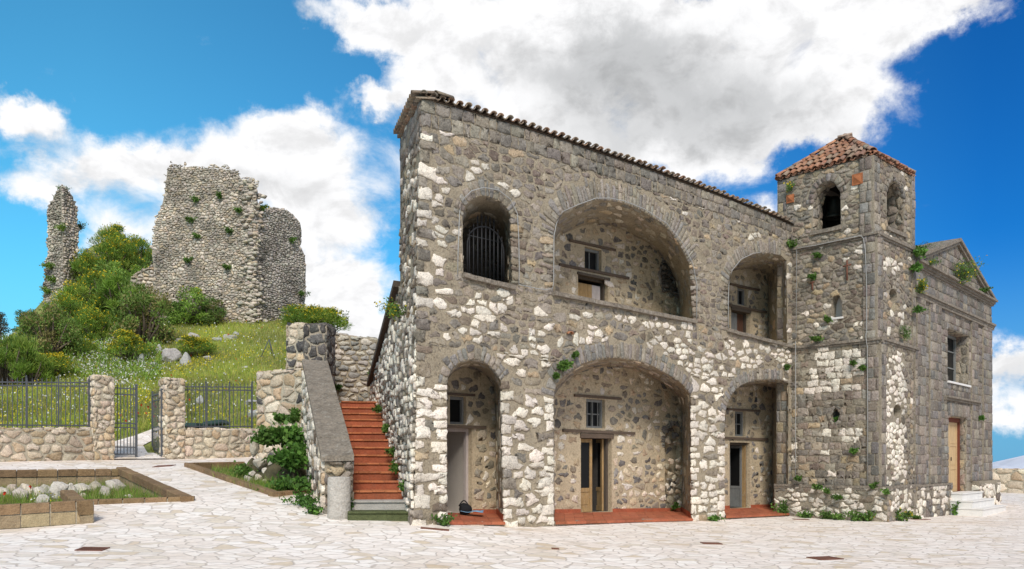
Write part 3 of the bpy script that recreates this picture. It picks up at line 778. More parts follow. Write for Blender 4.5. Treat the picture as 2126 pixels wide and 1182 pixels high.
# stone sills and parapet copings of the upper openings
def sill(pts, t, out, back, m='coping'):
    q = U(pts); mb = MB()
    n = 8
    for i in range(n):
        a = (q[0][0]+(q[1][0]-q[0][0])*i/n, q[0][1]+(q[1][1]-q[0][1])*i/n); b = (q[0][0]+(q[1][0]-q[0][0])*(i+1)/n-.006, q[0][1]+(q[1][1]-q[0][1])*(i+1)/n)
        j = R.uniform(-.008, .008)
        o = FW.pt(a[0], a[1]-t+j, -back)
        mb.box(o, FW.pt(b[0], b[1]-t+j, -back)-o, FW.pt(a[0], a[1]+j, -back)-o, FW.pt(a[0], a[1]-t+j, out+R.uniform(-.008,.008))-o)
    return link('sill', mb, M[m], house)
sill([(958,568),(1066,594)], .085, .09, .3); sill([(1146,606),(1442,665)], .085, .10, .25); sill([(1508,683),(1640,717)], .085, .09, .25)

# terracotta paved sills of the ground floor arches, with skirting
def red_floor(o, v, name='tiled_floor', lip=.05):
    mb = MB(); V3 = Vector((v[0], v[1], 0)); (u0, za), (u1, zb) = o[0], o[-1]; n = max(3, int((u1-u0)/.3)); k = 6
    for i in range(n):
        for j in range(k):
            a, b = u0+.01+(u1-u0-.02)*i/n, u0+.01+(u1-u0-.02)*(i+1)/n
            za_, zb_ = za+(zb-za)*i/n, za+(zb-za)*(i+1)/n; z = za+(zb-za)*(i+.5)/n
            t0, t1 = j/k, (j+1)/k
            f0 = lip if j == 0 else 0
            base = FW.pt(a, za_-.05, f0) + V3*t0 + Vector((0,0,.075))*t0
            g = .006
            mb.box(base + FW.d.to_3d()*g, FW.pt(b-g, zb_-.05, f0) + V3*t0 + Vector((0,0,.075))*t0 - base, FW.pt(a, za_-.05, 0) + V3*(t1-.004) + Vector((0,0,.075))*t1 - base, Vector((0,0,.055+R.uniform(-.003,.003))),
                   jitc((.37,.115,.058), .15), 0)
    return link(name, mb, M['terracotta'], house)
for o, v in ((o_one, V_lo[0]), (o_two, V_lo[1]), (o_thr, V_lo[2])): red_floor(o, v)
def skirt(o, v, doorr, skips=()):
    mb = MB(); pb = FW.shift(v); (u0, z0), (u1, z1) = o[0], o[-1]
    nseg = 0; segs = [(u0+.02, doorr[0][0]-.03), (doorr[1][0]+.03, u1-.02)]
    for a, b in segs:
        if b - a > .05:
            mb = MB(); za = z0+(z1-z0)*(a-u0)/(u1-u0)+.03; zb = z0+(z1-z0)*(b-u0)/(u1-u0)+.03
            p = pb.pt(a, za, -.01); mb.box(p, pb.pt(b, zb, -.01)-p, Vector((0,0,.13)), pb.pt(a, za, .025)-p, (.36,.10,.05)); link('skirting', mb, M['terracotta'], house)
    mb = MB(); V3 = Vector((v[0], v[1], 0)); p = FW.pt(u1-.03, z1+.01)+V3*.03
    mb.box(p, V3*.95 + Vector((0,0,.05)), Vector((0,0,.13)), FW.pt(u1+.0, z1+.01)+V3*.03-p, (.36,.10,.05))
    return link('skirting', mb, M['terracotta'], house)
skirt(o_one, V_lo[0], d1); skirt(o_two, V_lo[1], d2); skirt(o_thr, V_lo[2], d3)

# arched iron grille in the upper window
mb = MB(); G = FW.shift((-.05, .5)); gx0, gz0 = G.uz(970, 568); gx1, gz1 = G.uz(1046, 582); gz0 = min(gz0, gz1)
r = (gx1-gx0)/2; cx_ = (gx0+gx1)/2; zs = G.uz(1008, 517)[1]
arc_ = [G.pt(cx_-r*math.cos(math.pi*i/16), zs+r*.92*math.sin(math.pi*i/16)) for i in range(17)]
mb.tube([G.pt(gx0, gz0)]+arc_+[G.pt(gx1, gz0)], .018)
for i in range(9):
    u = gx0 + (gx1-gx0)*(i+.5)/9; zt = zs + .92*math.sqrt(max(0, r*r-(u-cx_)**2)) + (.18 if 2 <= i <= 6 else .06)
    mb.tube([G.pt(u, gz0-.05), G.pt(u, zt)], .014); mb.tube([G.pt(u, zt), G.pt(u, zt+.07)], .022, r2=.002)
mb.tube([G.pt(gx0, gz0+.75), G.pt(gx1, gz0+.75)], .012)
link('window_grille', mb, M['iron'], house)

# side wall of the house beside the stairs, and the lean-to behind it
SD = Vector((-1.87, 7.35)); SWL = Plane((FW.A + SD*1.3), FW.A)      # runs from the back to the front corner so that it faces the stairs
tot = SWL.L
def su(k): return tot*(1 - k/1.3)
def lean(px, py):      # facade corner leans: shift of the corner at a height
    return 0
e_top = FW.pt(*top[0]); cz = e_top.z
poly = [(su(1.3), -.2), (su(0), -.2), (su(0), cz-.02), (su(.354), cz+.30), (su(.37), 5.30), (su(1.0), 4.18), (su(1.3), 3.65)]
def sm(u, z, h=0.0):
    # follow the batter of the front corner
    k = max(0, min(1, u/tot)); du = FW.uz(856 + 23*max(0, min(1, (1088-FW.px(0, z)[1])/882)), FW.px(0, z)[1])[0]
    p = SWL.pt(u, z, h); s = FW.d*du*(k**2)
    return Vector((p.x+s.x, p.y+s.y, p.z))
class SidePlane:
    def pt(s, u, z, h=0.0): return sm(u, z, h)
SP = SidePlane()
mb = MB()
# subdivided sheet so that it follows the corner
N = 26; zt = lambda u: np.interp(u, [p[0] for p in poly[::-1]][:5], [p[1] for p in poly[::-1]][:5])
topu = [su(1.3), su(1.0), su(.37), su(.369), su(.354), su(0)]; topz = [3.65, 4.18, 5.30, 5.32, cz+.30, cz-.02]
us = sorted(set([tot*i/N for i in range(N+1)] + topu)); 
for a, b in zip(us, us[1:]):
    za, zb = np.interp(a, topu, topz), np.interp(b, topu, topz)
    for j in range(10):
        mb.quad(sm(a, -.2+(za+.2)*j/10), sm(b, -.2+(zb+.2)*j/10), sm(b, -.2+(zb+.2)*(j+1)/10), sm(a, -.2+(za+.2)*(j+1)/10))
def side_col(u, z):
    if z < 4.6 and R.random() < .62: return cw(), 1.2
    if z >= 4.6 and R.random() < .22: return cw(), 1.1
    return (cg(), .9) if R.random() < .85 else None
sp_ = [(a, b) for a, b in poly]
rubble(mb, (0, 0, tot, cz+.3), .27, .15, sm, side_col, sp_, (), gap=.025, drop=.18, hgt=.04, shr=(.75,1.0))
ashlar(mb, (su(.354), cz-.5, su(0), cz+.22), .25, (.25,.42), sm, lambda u, z: (cg2(), 1), sp_, (), hgt=.055)
# plain rear closing of the house
q = [FW.pt(0,0).xy + SD*.37, FW.pt(FW.L,0).xy + Vector((-.3,3.2))]
a, b = q; zz = cz+.30; zb_ = FW.pt(*top[-1]).z+.25
mb.quad((a.x,a.y,0), (b.x,b.y,0), (b.x,b.y,zb_), (a.x,a.y,zz))
link('side_wall', mb, [M['mortar'], M['stone']], house)

# roof: barrel tiles over the upper wall, edge tiles stepping back along the verge
RB = Vector((-.66, 2.6)); mb = MB()
def tile(mb, p, ax, up, L_, r0, r1, col, t=.016, n=7, flip=False):
    """half-round clay tile: p mid of its lower end, ax along it, up outwards"""
    ax = ax.normalized(); s = ax.cross(up).normalized(); up = s.cross(ax).normalized(); vs = []
    for e, r in ((0, r0), (1, r1)):
        for rr in (r, r-t):
            for i in range(n+1):
                a = math.pi*i/n
                vs.append(p + ax*(L_*e) + s*(rr*math.cos(a)) + up*(rr*math.sin(a)*(-1 if flip else 1)*.8))
    m = n+1; fs = []
    for i in range(n):
        fs += [[i, i+1, 2*m+i+1, 2*m+i], [m+i, 3*m+i, 3*m+i+1, m+i+1], [i, m+i, m+i+1, i+1], [2*m+i, 2*m+i+1, 3*m+i+1, 3*m+i]]
    fs += [[0, 2*m, 3*m, m], [n, m+n, 3*m+n, 2*m+n]]
    mb.add(vs, fs, col, 0, True)
def tcol(): return jitc(R.choice([(.30,.22,.155), (.26,.20,.15), (.33,.21,.14), (.27,.23,.185), (.34,.26,.19)]), .2)
def top_at(u): return lerp(top, u)
back3 = Vector((RB.x, RB.y, .32)).normalized()
n = int(FW.L/.205)
for i in range(n):
    u = .05 + i*.205
    if u > FW.L-.02: break
    z = top_at(min(max(u, top[0][0]), top[-1][0]))
    for j in range(5):
        p = FW.pt(u + R.gauss(0,.008), z+.07+R.gauss(0,.008), .10+R.gauss(0,.015)) + back3*(j*.5)
        tile(mb, p + Vector((0,0,.012 if j else 0)), back3 + Vector((R.gauss(0,.01),0,0)), Vector((0,0,1)), .55, .066, .058, tcol())
        tile(mb, FW.pt(u+.1025, z+.075, .09) + back3*(j*.5), back3, Vector((0,0,1)), .55, .060, .066, tcol(), flip=True)
link('roof', mb, M['rooftile'], house)
mb = MB()
for i in range(12):
    k = i/11*.36; p = FW.A + SD*k; z = cz + .03 + .32*i/11
    tile(mb, Vector((p.x, p.y, z)) + Vector((-.14,-.0,.02)), Vector((1,.25,.10)), Vector((0,0,1)), .42, .10, .085, tcol())
    tile(mb, Vector((p.x, p.y, z)) + Vector((-.07,.06,-.05)), Vector((1,.25,.06)), Vector((0,0,1)), .35, .09, .085, tcol())
for i in range(3): tile(mb, e_top + Vector((-.12+.16*i, .08, .10+.006*i)), Vector((.7,.7,.06)), Vector((0,0,1)), .4, .1, .09, tcol())
link('verge_tiles', mb, M['rooftile'], house)
mb = MB()      # roof deck under the tiles
v3 = Vector((RB.x, RB.y, .32)); ra = FW.pt(*top[0], .05); 
for a, b in zip(top, top[1:]): mb.quad(FW.pt(a[0], a[1]+.004, .05), FW.pt(b[0], b[1]+.004, .05), FW.pt(b[0], b[1]+.004, .05)+v3, FW.pt(a[0], a[1]+.004, .05)+v3)
for a, b in zip(top, top[1:]): mb.quad(FW.pt(a[0], a[1]+.03, .05), FW.pt(b[0], b[1]+.03, .05), FW.pt(b[0], b[1]+.03, .05)+v3, FW.pt(a[0], a[1]+.03, .05)+v3)
link('roof_deck', mb, M['wood_beam'], house)
mb = MB()      # lean-to roof with its dark sloping edge
a = sm(su(.37), 5.30); b = sm(su(1.0), 4.18); c = sm(su(1.25), 3.74)
off = Vector((-.14,-.03,0)); w = Vector((3.2, 2.4, 0))
mb.box(a+off+Vector((0,0,-.03)), c-a, w, Vector((0,0,.13)))
link('lean_to_roof', mb, M['wood_dark'], house)

# stray red tile set in the wall
mb = MB(); p = FW.pt(*FW.uz(1181,695), .02); tile(mb, p, -FW.n.to_3d()+Vector((0,0,.1)), Vector((0,0,1)), .01, .075, .075, (.42,.19,.10)); tile(mb, p+FW.n.to_3d()*.06, -FW.n.to_3d()+Vector((0,0,.1)), Vector((0,0,1)), .09, .078, .075, (.42,.19,.10))
link('set_tile', mb, M['rooftile'], house)

# lightning-conductor cable stapled round the arches
def cable(name, label, pl_pts, r=.009):
    mb = MB(); pts = []
    for pl, l, h in pl_pts: pts += [pl.pt(*pl.uz(x, y), h) for x, y in l]
    mb.tube(pts, r, 6); return tag(link(name, mb, M['cable']), label, 'cable')
cable('cable', 'thin grey cable clipped round the upper arched window and the large loggia arch', [(FW, [(946,570),(947,520),(950,440),(958,415),(975,398),(1000,391),(1030,396),(1055,415),(1070,445),(1073,500),(1074,560),(1073,592),(1110,600),(1130,603),(1143,600),(1145,590),
    (1146,490),(1151,465),(1164,441),(1197,426),(1233,413),(1262,413),(1290,418),(1333,435),(1380,465),(1414,506),(1434,548),(1443,593),(1442,664)], .06)])
cable('cable', 'thin grey cable clipped round the small loggia arch next to the tower', [(FW, [(1508,682),(1508,620),(1509,592),(1516,562),(1535,539),(1560,527),(1575,525)], .06)])
# ------------------------------------------------------------------ bell tower
TS = dict(plinth=[(1608,74.2),(1843,81.8),(1912,73.8)], a=[(1612,73.8),(1827,80.9),(1903,74.0)], b=[(1613,73.7),(1819,80.7),(1899,74.4)], c=[(1614,73.6),(1812,80.4),(1897,74.5)])
def stage(k): a, b, c = TS[k]; return Plane(P(*a), P(*b)), Plane(P(*b), P(*c))
ZP, ZA, ZB, ZC = 1.6-57/81.0, 1.6+251/80.8, 1.6+470/80.6, 1.6+632/80.4
tower = thing('bell_tower', 'square stone bell tower with arched belfry openings and a red tiled pyramid roof', 'tower', (*P(1843,81.8), 0))
mb = MB()
def wallcol(pl, patches, base=.03):
    def f(u, z):
        x, y = pl.px(u, z); p = base
        for a, b, c, d, s in patches:
            if a <= x <= c and b <= y <= d: p = max(p, s)
        if R.random() < p: return cw(), 1.25
        if p > .6 and R.random() < .4: return None
        return (jitc((.38,.30,.20), .15) if R.random() < .07 else cg(), .9)
    return f
TP = [(1680,722,1792,818,.72), (1680,505,1800,560,.16), (1690,655,1805,690,.42), (1700,885,1790,912,.62), (1612,690,1650,715,.3)]
def tstage(k, z0, z1, fh, rh, patches, rpatches, pil=.0, mode='rubble', ring_f=None):
    f, r = stage(k)
    of = [(0,z0),(f.L,z0),(f.L,z1),(0,z1)]; orr = [(0,z0),(r.L,z0),(r.L,z1),(0,z1)]
    panel(mb, f, of, fh); panel(mb, r, orr, rh)
    pw = .34 if pil else 0
    w0 = .45 if k != 'c' else .30
    fr = [fullring(h[0], h[1], .2) if isinstance(h, tuple) else h for h in (ring_f or fh)]
    rr = list(rh)
    b0 = (w0 if pil else 0, z0, f.L-pw, z1)
    if mode == 'rubble':
        rubble(mb, b0, .225, .125, f.pt, wallcol(f, patches), of, fr, gap=.02, drop=.2, hgt=.019, shr=(.8,1.0), jz=.5)
    else:
        ashlar(mb, b0, .185, (.16,.36), f.pt, wallcol(f, patches), of, fr, gap=.02, hgt=.017, rough=.012)
    rubble(mb, (pw, z0, r.L-(.22 if pil else 0), z1), .22, .14, r.pt, wallcol(r, rpatches), orr, rr, gap=.023, drop=.2, hgt=.019, shr=(.78,1.0))
    if pil:
        for pl, a, b in ((f, f.L-pw, f.L), (r, 0, pw), (r, r.L-.22, r.L), (f, .0, w0)):
            ho = .035
            if pl is f and a == 0: ho = .0
            mbp = [pl.pt(a, z0, ho), pl.pt(b, z0, ho), pl.pt(b, z1, ho), pl.pt(a, z1, ho)]
            if ho:
                o = pl.pt(a, z0, -.02); mb.box(o, pl.pt(b + (ho if b == f.L else 0), z0, -.02)-o, pl.pt(a, z1, -.02)-o, pl.pt(a, z0, ho)-o)
            ashlar(mb, (a+.006, z0, b-.006, z1), .27, (.17,.34) if ho else (.2,.4), lambda u, z, h, pl=pl, ho=ho: pl.pt(u, z, h+ho), lambda u, z: (jitc((.37,.29,.19), .15) if (not ho and R.random() < .25) else cg2(), .9), None, (), gap=.016, hgt=.022, rough=.004)
    # unseen rear sides
    a, c = f.A, r.B; d = c - (f.B - f.A)
    mb.quad((a.x,a.y,z0), (d.x,d.y+0,z0), (d.x,d.y,z1), (a.x,a.y,z1)); mb.quad((d.x,d.y,z0), (c.x,c.y,z0), (c.x,c.y,z1), (d.x,d.y,z1))
    return f, r
def arched(pl, pts, arc): a = catmull(pl.U(arc), 3); return pl.U(pts[0]) + a + pl.U(pts[1]), a
fC, rC = stage('c'); fB, rB = stage('b'); fA, rA = stage('a')
bf, bfa = arched(fC, ([(1686,484)],[(1746,466)]), [(1687,425),(1692,400),(1704,384),(1722,376),(1736,382),(1745,402)])
br, bra = arched(rC, ([(1841,469)],[(1877,489)]), [(1841,400),(1845,384),(1853,375),(1864,384),(1873,404),(1876,425)])
sb, sba = arched(fB, ([(1724,661)],[(1749,657)]), [(1725,632),(1729,618),(1737,611),(1744,616),(1748,630)])
def oval(pl, x0, y0, x1, y1, n=14):
    c = pl.uz((x0+x1)/2, (y0+y1)/2); a = pl.uz(x0, (y0+y1)/2); t = pl.uz((x0+x1)/2, y0)
    return [(c[0]+(c[0]-a[0])*math.cos(2*math.pi*i/n), c[1]+(t[1]-c[1])*math.sin(2*math.pi*i/n)) for i in range(n)]
ov = oval(fA, 1724, 847, 1745, 878); ob = oval(rB, 1846, 600, 1863, 630); oa = oval(rA, 1855, 840, 1872, 870)
tstage('plinth', -.3, ZP, [], [], [(1620,1010,1835,1075,.72)], [(1850,1010,1970,1075,.62)])
tstage('a', ZP, ZA, [ov], [oa], TP, [(1835,735,1880,1005,.72)], .3, 'ashlar')
tstage('b', ZA, ZB, [sb], [ob], TP, [(1830,540,1880,570,.7), (1830,650,1880,690,.5)], .3)
tstage('c', ZB, ZC, [bf], [br], [(1620,425,1660,440,.5)], [], .28, 'rubble', [(bf, bfa)])
ring(mb, fC, bfa, .2, lambda: cg2(), wid=(.1,.16), hgt=.035); ring(mb, rC, bra, .12, lambda: cg2(), wid=(.1,.16), hgt=.03); ring(mb, fA, (ov+ov[:1])[::-1], .11, lambda: cg2(), wid=(.12,.2), hgt=.03)
for pl, o, dep in ((fC, bf, .5), (rC, br, .5), (fB, sb, .3), (fA, ov, .25), (rB, ob, .25), (rA, oa, .25)):
    v = (pl.n*-dep)[:]; boundary(mb, pl, o, v)
    mp, t, dp = devel(pl, o, v)
    if dep > .4: rubble(mb, (0, .02, t, dp), .24, .2, mp, lambda a, b: (cg(), 1), None, (), gap=.03, hgt=.03)
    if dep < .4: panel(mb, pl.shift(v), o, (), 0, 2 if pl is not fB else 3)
# ledges of the plinth and string courses
def course(k, z, t, out, name='string_course'):
    f, r = stage(k); m = MB()
    for pl in (f, r):
        n = 9
        for i in range(n):
            a, b = pl.L*i/n, pl.L*(i+1)/n
            if pl is f and i == n-1: b += out
            if pl is r and i == 0: a -= 0
            j = R.uniform(-.006,.006); o = pl.pt(a, z-t/2+j, -.05)
            m.box(o, pl.pt(b-.004, z-t/2+j, -.05)-o, pl.pt(a, z+t/2+j, -.05)-o, pl.pt(a, z-t/2+j, out+R.uniform(-.006,.006))-o)
            o = pl.pt(a, z-t/2-.05, -.05); m.box(o, pl.pt(b-.004, z-t/2-.05, -.05)-o, pl.pt(a, z-t/2-.004, -.05)-o, pl.pt(a, z-t/2-.05, out*.55)-o)
    return link(name, m, M['coping'], tower)
course('plinth', ZP, .07, .03); course('a', ZA, .07, .09); course('b', ZB, .07, .09)
# inner floor and rear lining of the belfry are coloured dark in place of its shade
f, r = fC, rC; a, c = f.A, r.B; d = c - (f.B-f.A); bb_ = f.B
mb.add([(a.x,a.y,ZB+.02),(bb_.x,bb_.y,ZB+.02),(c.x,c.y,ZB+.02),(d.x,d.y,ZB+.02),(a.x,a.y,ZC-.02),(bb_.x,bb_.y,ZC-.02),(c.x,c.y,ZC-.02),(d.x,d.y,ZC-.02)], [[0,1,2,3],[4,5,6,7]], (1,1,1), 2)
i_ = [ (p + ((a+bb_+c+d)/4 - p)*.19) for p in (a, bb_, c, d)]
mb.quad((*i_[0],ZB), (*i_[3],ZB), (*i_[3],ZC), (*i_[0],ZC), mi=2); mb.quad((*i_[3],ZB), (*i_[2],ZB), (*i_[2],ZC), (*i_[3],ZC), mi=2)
link('tower_wall', mb, [M['mortar_church'], M['stone'], M['dark'], M['room_plaster']], tower)
def tsill(pl, p0, p1, t, out, m, name='sill'):
    q = pl.U([p0, p1]); z = (q[0][1]+q[1][1])/2; k = MB(); pbox(k, pl, q[0][0], z-t, q[1][0], z, -.2, out); return link(name, k, M[m], tower)
tsill(fC, (1684,485), (1748,466), .1, .07, 'coping'); tsill(rC, (1839,468), (1879,490), .1, .07, 'coping'); tsill(fB, (1719,661), (1752,658), .05, .05, 'white_stone')
# rusted tie plates and cross-shaped wall anchors
def tieplate(pl, x0, y0, x1, y1):
    c = pl.uz((x0+x1)/2, (y0+y1)/2); s = .5*abs(pl.uz(x1, y0)[0]-pl.uz(x0, y0)[0]); k = MB()
    pbox(k, pl, c[0]-s, c[1]-s, c[0]+s, c[1]+s, .03, .06)
    tip = pl.pt(c[0], c[1], .11); q = [pl.pt(c[0]+a*s*.8, c[1]+b*s*.8, .058) for a, b in ((-1,-1),(1,-1),(1,1),(-1,1))]
    k.add(q+[tip], [[0,1,4],[1,2,4],[2,3,4],[3,0,4]])
    return link('tie_plate', k, M['rustplate'], tower)
M['rustplate'] = mat('orange_rusted_plate', (.36,.13,.055), var=.4, vscale=10, bump=.4)
tieplate(fC, 1771, 362, 1793, 384); tieplate(fC, 1635, 406, 1650, 421)
def anchor(pl, x, y0, y1, yb, w):
    k = MB(); a = pl.uz(x, y0); b = pl.uz(x, y1); c = pl.uz(x, yb)
    k.tube([pl.pt(a[0], a[1], .06), pl.pt(b[0], b[1], .06)], .022); k.tube([pl.pt(c[0]-w, c[1], .07), pl.pt(c[0]+w, c[1]+.02, .07)], .02)
    return link('wall_anchor', k, M['rust'], tower)
anchor(fB, 1761, 541, 583, 553, .11); anchor(fB, 1689, 585, 603, 588, .06)
# pyramid roof, courses of barrel tiles on all four slopes
cxy = (a + c)/2; apex = Vector((cxy.x, cxy.y, 1.6+660*cxy.y/F)); eo = .22
cor = [Vector((*(p + (p-cxy)*.012), ZC+.02)) for p in (a, bb_, c, d)]
mb = MB()
for i in range(4): mb.add([cor[i], cor[(i+1) % 4], apex - Vector((0,0,.06))], [[0,1,2]], (.2,.12,.08))
mb.add(cor, [[3,2,1,0]], (.2,.15,.1))
for i in range(4):
    p, q = cor[i], cor[(i+1) % 4]; e = (q-p); eL = e.length; e.normalize(); mid = (p+q)/2; sl = apex - mid; sL = sl.length; sl.normalize()
    nrm = e.cross(sl); nrm = nrm if nrm.z > 0 else -nrm
    rows = 6; step = sL/rows
    for rr in range(rows):
        t0 = rr/rows; half = eL/2*(1-t0) ; cols = int(half*2/.185)
        for cc in range(cols+1):
            x = -half + .09 + cc*.185 + R.gauss(0,.012)
            if x > half - .04: continue
            base = mid + e*x + sl*(sL*t0 - .03 + R.gauss(0,.02)) + nrm*(.06 + .02*(rr > 0))
            room = (1 - abs(x)/(eL/2))*sL - sL*t0
            L_ = min(step*1.25, max(.16, room+.05))
            ctile = lambda: jitc(R.choice([(.36,.165,.095), (.30,.145,.09), (.38,.20,.125), (.25,.145,.105), (.33,.23,.165)]), .2)
            tile(mb, base, sl + e*R.gauss(0,.025) + nrm*(-.02), nrm, L_, .088, .072, ctile())
            tile(mb, base + e*.0925 - nrm*.01, sl, nrm, L_*.97, .07, .08, ctile(), flip=True)
for i in range(4):
    v = (apex + Vector((0,0,.05)) - cor[i]); n = 8
    for k in range(n):
        tile(mb, cor[i] + v*(k/n) + Vector((0,0,.1)) + Vector((R.gauss(0,.012), R.gauss(0,.012), 0)), v, Vector((0,0,1)), v.length/n*1.2, .105, .085, jitc(R.choice([(.40,.19,.11), (.32,.2,.14), (.30,.25,.2)]), .2))
for k in range(3): tile(mb, apex + Vector((R.uniform(-.25,-.05), R.uniform(-.1,.1), .03+.02*k)), Vector((1,R.uniform(-.6,.6),.1)), Vector((0,0,1)), .38, .11, .1, jitc((.36,.27,.2), .2))
link('roof', mb, M['rooftile'], tower)
# bell on its beam
bc = P(1733, 74.6); bell = thing('bell', 'dull bronze bell hanging in the dark belfry opening', 'bell', (bc.x, bc.y, 7.9))
mb = MB(); prof = [(.02,.62),(.13,.60),(.17,.50),(.19,.35),(.22,.2),(.28,.07),(.33,0),(.30,.0)]; ns = 20
zb0 = 1.6+(955-455)*bc.y/F - .0
for (r0, z0) in prof: mb.v += [(bc.x+r0*math.cos(2*math.pi*i/ns), bc.y+r0*math.sin(2*math.pi*i/ns), zb0+z0) for i in range(ns)]
for k in range(len(prof)-1):
    for i in range(ns): mb.f.append([k*ns+i, k*ns+(i+1)%ns, (k+1)*ns+(i+1)%ns, (k+1)*ns+i]); mb.c.append((1,1,1)); mb.m.append(0); mb.sm.append(True)
link('bell_body', mb, M['bronze'], bell)
mb = MB(); mb.box((bc.x-.45, bc.y-.45, zb0+.62), (.9,.9,0), (-.07,.07,0), (0,0,.12)); link('headstock', mb, M['wood_dark'], bell)
mb = MB(); mb.tube([(bc.x,bc.y,zb0+.5),(bc.x,bc.y,zb0+.02)], .02, r2=.05); link('clapper', mb, M['iron'], bell)
# cables on the tower
cable('cable', 'grey cable running along the tower ledge and down its corner', [(stage('b')[0], [(1657,700),(1658,520)], .10), (stage('b')[0], [(1660,517),(1700,511),(1750,500),(1792,491),(1797,497)], .125), (stage('b')[0], [(1799,520),(1802,600),(1802,690)], .07), (stage('a')[0], [(1802,700)], .13), (stage('a')[0], [(1803,720),(1804,850),(1804,1000)], .07)])
cable('cable', 'grey cable dropping down the tower face beside the small loggia arch', [(stage('a')[0], [(1631,706),(1640,714),(1650,716),(1656,710),(1656,730),(1656,900),(1656,1000)], .11)])

# ------------------------------------------------------------------ church front
church = thing('church', 'small grey stone church front with a low pediment, pilasters and light wooden door', 'church', (*P(2000,65), 0))
CF0 = Plane(P(1896,74.5), P(2059,59)); CF = CF0
zc = 1.6+412/74.2; zent = 1.6 + (955-608)/74.2; zpl = ZP
uL, uR = 0.0, CF.uz(2058,800)[0]
apx = CF.uz(1986,499)
mb = MB()
win = rect((CF.uz(1967,740)[0], CF.uz(1990,796)[1]), (CF.uz(2011,740)[0], CF.uz(1990,690)[1]))
dor = rect((CF.uz(1969,940)[0], CF.uz(1987,1023)[1]), (CF.uz(2006,940)[0], CF.uz(1987,866)[1]))
ol = [(uL,-.3),(uR,-.3),(uR,zc),(uL,zc)]
panel(mb, CF, ol, [win, dor])
grow = lambda r, g: [(r[0][0]-g, r[0][1]-g), (r[2][0]+g, r[0][1]-g), (r[2][0]+g, r[2][1]+g), (r[0][0]-g, r[2][1]+g)]
ashlar(mb, (uL, zpl, uR, zent), .22, (.18,.38), CF.pt, lambda u, z: (cg2(), 1), None, [grow(win,.02), grow(dor,.02)], gap=.018, hgt=.022)
ashlar(mb, (uL, zent+.08, uR, zc-.05), .27, (.25,.5), CF.pt, lambda u, z: (cg2(), 1), None, (), gap=.018, hgt=.022)
rubble(mb, (uL, -.1, dor[0][0]-.05, zpl-.05), .3, .2, lambda u, z, h: CF.pt(u, z, h+.10), lambda u, z: (cw() if R.random() < .6 else cg2(), 1.2), None, (), gap=.03, hgt=.03)
o = CF.pt(uL, -.3, -.02); mb.box(o, CF.pt(dor[0][0]-.03, -.3, -.02)-o, Vector((0,0,zpl+.3)), CF.pt(uL,-.3,.10)-o)
o = CF.pt(dor[1][0]+.62, -.3, -.02); mb.box(o, CF.pt(uR+.22, -.3, -.02)-o, Vector((0,0,zpl+.3)), CF.pt(dor[1][0]+.62,-.3,.24)-o)
rubble(mb, (dor[1][0]+.64, -.1, uR+.2, zpl-.1), .3, .22, lambda u, z, h: CF.pt(u, z, h+.24), lambda u, z: (cw() if R.random() < .75 else cg2(), 1.2), None, (), gap=.03, hgt=.03)
EPL = Plane(CF.pt(dor[1][0]+.62, 0, .24).xy - CF.n*.24, CF.pt(dor[1][0]+.62, 0, .24).xy)
rubble(mb, (0, -.1, .24, zpl-.1), .25, .2, EPL.pt, lambda u, z: (cw() if R.random() < .6 else cg2(), 1), None, (), gap=.03, hgt=.02)
# pediment
ped = [(uL, zc), (uR, zc), (apx[0], apx[1]-.1)]
panel(mb, CF, ped, (), -.02)
ashlar(mb, (uL, zc+.06, uR, apx[1]), .27, (.25,.45), lambda u, z, h: CF.pt(u, z, h-.02), lambda u, z: (cg2(), 1), ped, (), gap=.02, hgt=.02)
# pilasters
for x0, x1 in ((1900,1918),(1927,1950),(2014,2027),(2038,2056)):
    a, b = CF.uz(x0, 800)[0], CF.uz(x1, 800)[0]
    o = CF.pt(a, zpl, -.02); mb.box(o, CF.pt(b, zpl, -.02)-o, Vector((0,0,zent-zpl)), CF.pt(a, zpl, .06)-o)
    ashlar(mb, (a+.004, zpl, b-.004, zent), .28, (.25,.5), lambda u, z, h: CF.pt(u, z, h+.06), lambda u, z: (cg2(), 1), None, (), gap=.018, hgt=.018)
# flat arch over the door and reveals
ua, ub = dor[0][0]-.12, dor[1][0]+.25; z0 = dor[2][1]
n = 11
for i in range(n):
    a = ua+(ub-ua)*i/n; b = ua+(ub-ua)*(i+1)/n-.014; k = (i-(n-1)/2)*.012
    stone(mb, [(a,z0+.01),(b,z0+.01),(b+k,z0+.42),(a+k,z0+.42)], CF.pt, .045, cg2(), 1, .08, .004)
for o_, dep, mi in ((win, .55, 0), (dor, .45, 0)):
    v = (CF.n*-dep)[:]; boundary(mb, CF, o_, v, mi)
    mp, t, dp = devel(CF, [o_[3], o_[2], o_[1]], v); rubble(mb, (0,.02,t,dp), .26, .22, mp, lambda a, b: (cg(), 1), None, (), gap=.02, hgt=.015)
    panel(mb, CF.shift(v), o_, (), 0, 2)
